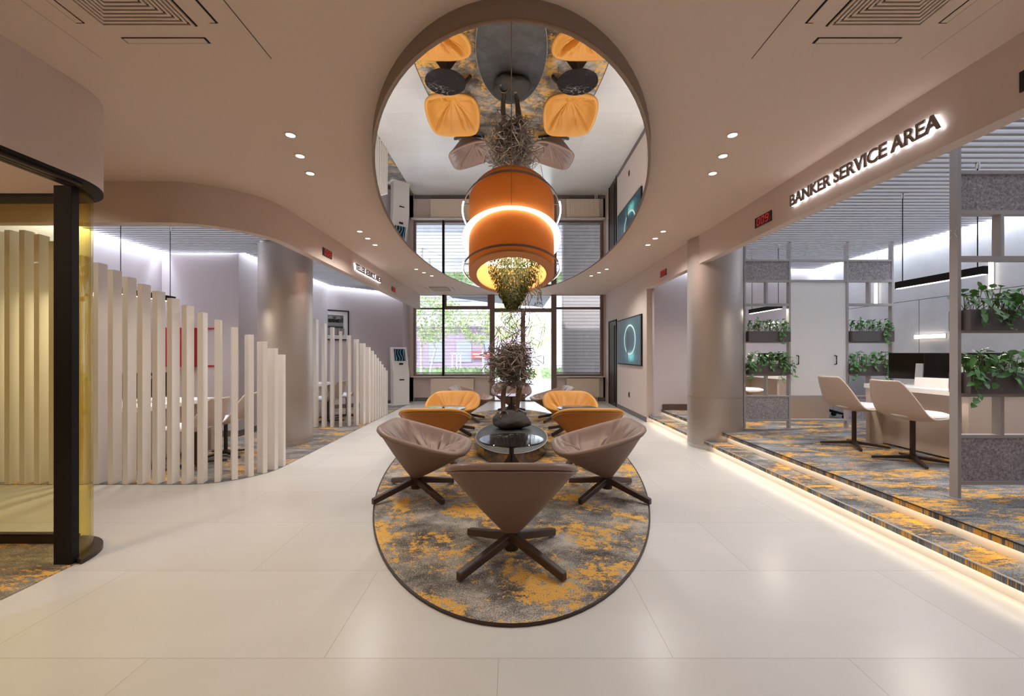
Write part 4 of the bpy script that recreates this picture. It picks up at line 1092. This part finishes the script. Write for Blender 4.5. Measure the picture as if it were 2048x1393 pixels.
# ------------------------------------------------------------------ outside
o = MB().box(-45, YB+.2, -.12, 45, 70, -.02).build('floor_outside', M['asphalt']); struct(o)
def leafcloud(mb, c, rad, n, size, r_):
    for i in range(n):
        v_ = rvec(r_); f = r_.uniform(.35,1)**.6
        p = Vector(c)+Vector((v_.x*rad[0]*f, v_.y*rad[1]*f, v_.z*rad[2]*f))
        if mnoise.noise(p*1.3) < -.18: continue
        d = rvec(r_); leaf(mb, p, d, rvec(r_), size*r_.uniform(.7,1.3), size*.8, .1, .1)
def tree(x, y, trunk_h, c, rad, n, label, lean=0.0, seed=1):
    r_ = random.Random(seed); t = thing('tree', label, 'tree', (x, y, -.02), 0, 'street trees outside the shopfront')
    mb = MB().tube([(0,0,0),(lean*.5,0,trunk_h*.6),(lean,0,trunk_h)], .07, 8, .045)
    for i in range(5):
        a = r_.uniform(0,2*PI); mb.tube([(lean,0,trunk_h*.95),(lean+.3*math.cos(a),.3*math.sin(a),trunk_h+.4),(lean+.7*math.cos(a),.6*math.sin(a),trunk_h+.9)], .03, 6, .01)
    mb.build('trunk', M['bark'], t, smooth=60)
    mb = MB(); leafcloud(mb, (c[0]-x, c[1]-y, c[2]), rad, n, .10, r_); tag(mb.build('crown', M['tree_leaf'], t), kind='stuff')
P = lambda u, y: (u-1023)/825*y
tree(P(843,17), 17, 1.9, (P(862,17), 17, 2.75), (1.05,.9,1.05), 1500, 'white-trunked tree outside the narrow left window pane', 0, 2)
tree(P(857,19), 19, 1.6, (P(905,19), 19, 3.0), (.75,.7,.85), 800, 'slanting tree outside, left of the window mullion', .35, 3)
tree(P(969,18), 18, 1.8, (P(955,18), 18, 2.5), (.85,.8,.8), 900, 'pale tree outside the wide pane, beside the door frame', -.1, 4)
tree(P(1012,16), 16, 1.9, (P(1008,16), 16, 2.6), (.7,.7,.8), 900, 'bright green tree outside the left door leaf', 0, 5)
tree(P(1078,20), 20, 1.7, (P(1080,20), 20, 2.3), (.7,.7,.9), 800, 'bright tree outside the right door leaf', 0, 6)
mb = MB(); r_ = random.Random(9)
for i in range(5200):
    p = Vector((r_.uniform(-9,6), 22+r_.uniform(0,.9), r_.uniform(0,.55))); leaf(mb, p, rvec(r_), rvec(r_), .1, .08, .1, .1)
mb.box(-9, 22.1, -.02, 6, 22.8, .48)
tag(mb.build('hedge', M['hedge']), 'low clipped green hedge across the street outside', 'hedge', kind='stuff')
bd = thing('shop_building', 'lilac shopfront building with pale upper floors across the street', 'building', (-8, 30, -.02))
MB().box(-16, 0, 0, 9.4, 6, 3.3).build('shopfront', M['facade_dark'], bd)
MB().box(-16, -.5, 3.3, 9.6, 6, 3.7).build('cornice', M['white_paint'], bd)
MB().box(-16, .2, 3.7, 7.6, 6, 12).build('upper_wall', M['facade'], bd)
for i in range(5): MB().box(-7+i*2.6, .12, 5.2, -5.4+i*2.6, .22, 6.6).build('window', M['facade_glass'], bd)
for i in range(7): MB().box(-6+i*2.0, -.06, .7, -4.9+i*2.0, .02, 2.3).build('shop_window', M['facade_glass'], bd)
for i in range(7): MB().box(-16, .14, 4.2+i*.55, 7.6, .2, 4.24+i*.55).build('facade_line', M['facade_dark'], bd)
tw = thing('glass_tower', 'pale blue glass tower beyond the shopfront, high in the left window', 'building', (-9.6, 60, 0))
MB().box(-4, 0, 0, 3.2, 6, 16).build('block', M['facade_glass'], tw)
mb = MB()
for i in range(8): mb.box(-4, -.1, 2+i*2, 3.2, 0, 2.1+i*2)
for i in range(6): mb.box(-4+i*1.4, -.1, 0, -3.9+i*1.4, 0, 16)
mb.build('mullions', M['white_paint'], tw)
sg = thing('shop_sign', 'small red sign with white strokes on the shopfront across the street', 'sign', (P(962,29.9), 29.75, 1.25))
MB().box(-.68, 0, -.28, .68, .08, .22).build('board', M['sign_red'], sg)
MB().box(-.58, -.01, -.02, .58, 0, .06).box(-.42, -.01, -.2, .34, 0, -.15).build('strokes', M['white_paint'], sg)
gt = thing('street_gate', 'white timber gate frame across the street outside the wide pane', 'gate', (P(912,24), 24, -.02))
for x in (-.22, .04, .26): MB().box(x-.03, 0, 0, x+.03, .06, 1.35).build('post', M['white_paint'], gt)
MB().box(-.32, 0, 1.3, .34, .06, 1.38).build('crossbar', M['white_paint'], gt)
cn = MB().box(1.61, 12.8, -.02, 3.6, 13.2, 4.6).build('concrete_pier', M['concrete']); tag(cn, 'rough grey concrete pier right outside the right window', 'pier')
cp = MB().prism([(-1.95,11.5),(-1.85,12.9),(-.82,14.0),(1.2,15.6),(1.2,11.5)], 3.05, 3.16).build('canopy', M['canopy']); tag(cp, 'grey canopy soffit projecting above the entrance outside', 'canopy')

# ------------------------------------------------------------------ light
def area(name, loc, rot, sx, sy, energy, col, spread=180):
    ld = bpy.data.lights.new(name, 'AREA'); ld.shape = 'RECTANGLE'; ld.size = sx; ld.size_y = sy; ld.energy = energy; ld.color = col; ld.spread = math.radians(spread)
    o = bpy.data.objects.new(name, ld); COL.objects.link(o); o.location = loc; o.rotation_euler = rot; return o
BL = (.80, .88, 1.0)
# cove strips along the tops of the walls (above the slats), washing the walls
area('cove_strip', (5.70, 3.2, 3.0), (0, 0, PI/2), 8.6, .05, 60, BL)
area('cove_strip', (4.3, 7.62, 3.0), (0, 0, 0), 2.9, .05, 22, BL)
area('cove_strip', (-5.40, 5.2, 3.0), (0, 0, PI/2), 2.3, .05, 24, BL)
area('cove_strip', (-4.86, 6.38, 3.0), (0, 0, 0), 1.1, .05, 9, BL)
area('cove_strip', (-4.20, 8.0, 3.0), (0, 0, PI/2), 3.0, .05, 14, BL)
area('cove_strip', (-3.50, 10.20, 3.0), (0, 0, wa), 1.8, .05, 10, BL)
# added fill panels above the slats, shining down to brighten both areas
area('plenum_fill', (4.15, 3.2, 3.13), (0, 0, PI/2), 8.6, 2.8, 210, BL)
area('plenum_fill', (-4.0, 5.4, 3.13), (0, 0, PI/2), 2.0, 2.6, 50, BL)
area('plenum_fill', (-3.4, 8.0, 3.13), (0, 0, PI/2), 3.0, 1.5, 45, BL)
# downlights of the unseen front part of the hall
for x, y in ((-1.2, .9), (1.2, .9), (-.2, -.5), (1.6, -.6), (-4.0, 3.3)):
    ld = bpy.data.lights.new('downlight_beam', 'SPOT'); ld.energy = 20; ld.spot_size = math.radians(140); ld.spot_blend = 1.0; ld.shadow_soft_size = .022; ld.color = (1.0, .955, .90)
    lo = bpy.data.objects.new('downlight_beam', ld); COL.objects.link(lo); lo.location = (x, y, H-.03)
# unseen booth lights added: spot to tint the floor via amber pane, soft fill
ld = bpy.data.lights.new('booth_tint_spot', 'SPOT'); ld.energy = 190; ld.shadow_soft_size = .08; ld.color = (1.0, .82, .6); ld.spot_size = math.radians(48); ld.spot_blend = .7
lo = bpy.data.objects.new('booth_tint_spot', ld); COL.objects.link(lo); lo.location = (-4.2, -.4, 2.5)
lo.rotation_euler = (Vector((-2.25, 1.55, 0))-Vector(lo.location)).to_track_quat('-Z', 'Y').to_euler()
ld = bpy.data.lights.new('booth_fill', 'POINT'); ld.energy = 30; ld.shadow_soft_size = .12; ld.color = (1.0, .84, .64)
lo = bpy.data.objects.new('booth_fill', ld); COL.objects.link(lo); lo.location = (-4.3, .5, 2.4)
# sun and sky
sd = bpy.data.lights.new('sun', 'SUN'); sd.energy = 6.5; sd.angle = .02; sd.color = (1, .96, .9)
so_ = bpy.data.objects.new('sun', sd); COL.objects.link(so_); so_.rotation_euler = (math.radians(48), 0, math.radians(-25))
w = bpy.data.worlds.new('sky'); sc.world = w; w.use_nodes = True
nt = w.node_tree; bg = nt.nodes['Background']; bg.inputs[0].default_value = (.86, .92, 1.0, 1); bg.inputs[1].default_value = 4.2

# ------------------------------------------------------------------ camera and colour
cd = bpy.data.cameras.new('camera'); cam = bpy.data.objects.new('camera', cd); COL.objects.link(cam)
cam.location = (0, 0, 1.3); cam.rotation_euler = (PI/2, 0, 0)
cd.sensor_width = 36; cd.lens = 825/2048*36; cd.shift_x = 1/2048; cd.shift_y = (708-696.5)/2048; cd.clip_start = .02; cd.clip_end = 300
sc.camera = cam
sc.view_settings.view_transform = 'Standard'; sc.view_settings.look = 'None'; sc.view_settings.gamma = 1; sc.view_settings.use_curve_mapping = False
sc.view_settings.exposure = 0.12
c = sc.cycles
c.use_denoising = True; c.max_bounces = 10; c.diffuse_bounces = 5; c.glossy_bounces = 5; c.transmission_bounces = 6; c.transparent_max_bounces = 16
c.sample_clamp_indirect = 6; c.caustics_reflective = False; c.caustics_refractive = False
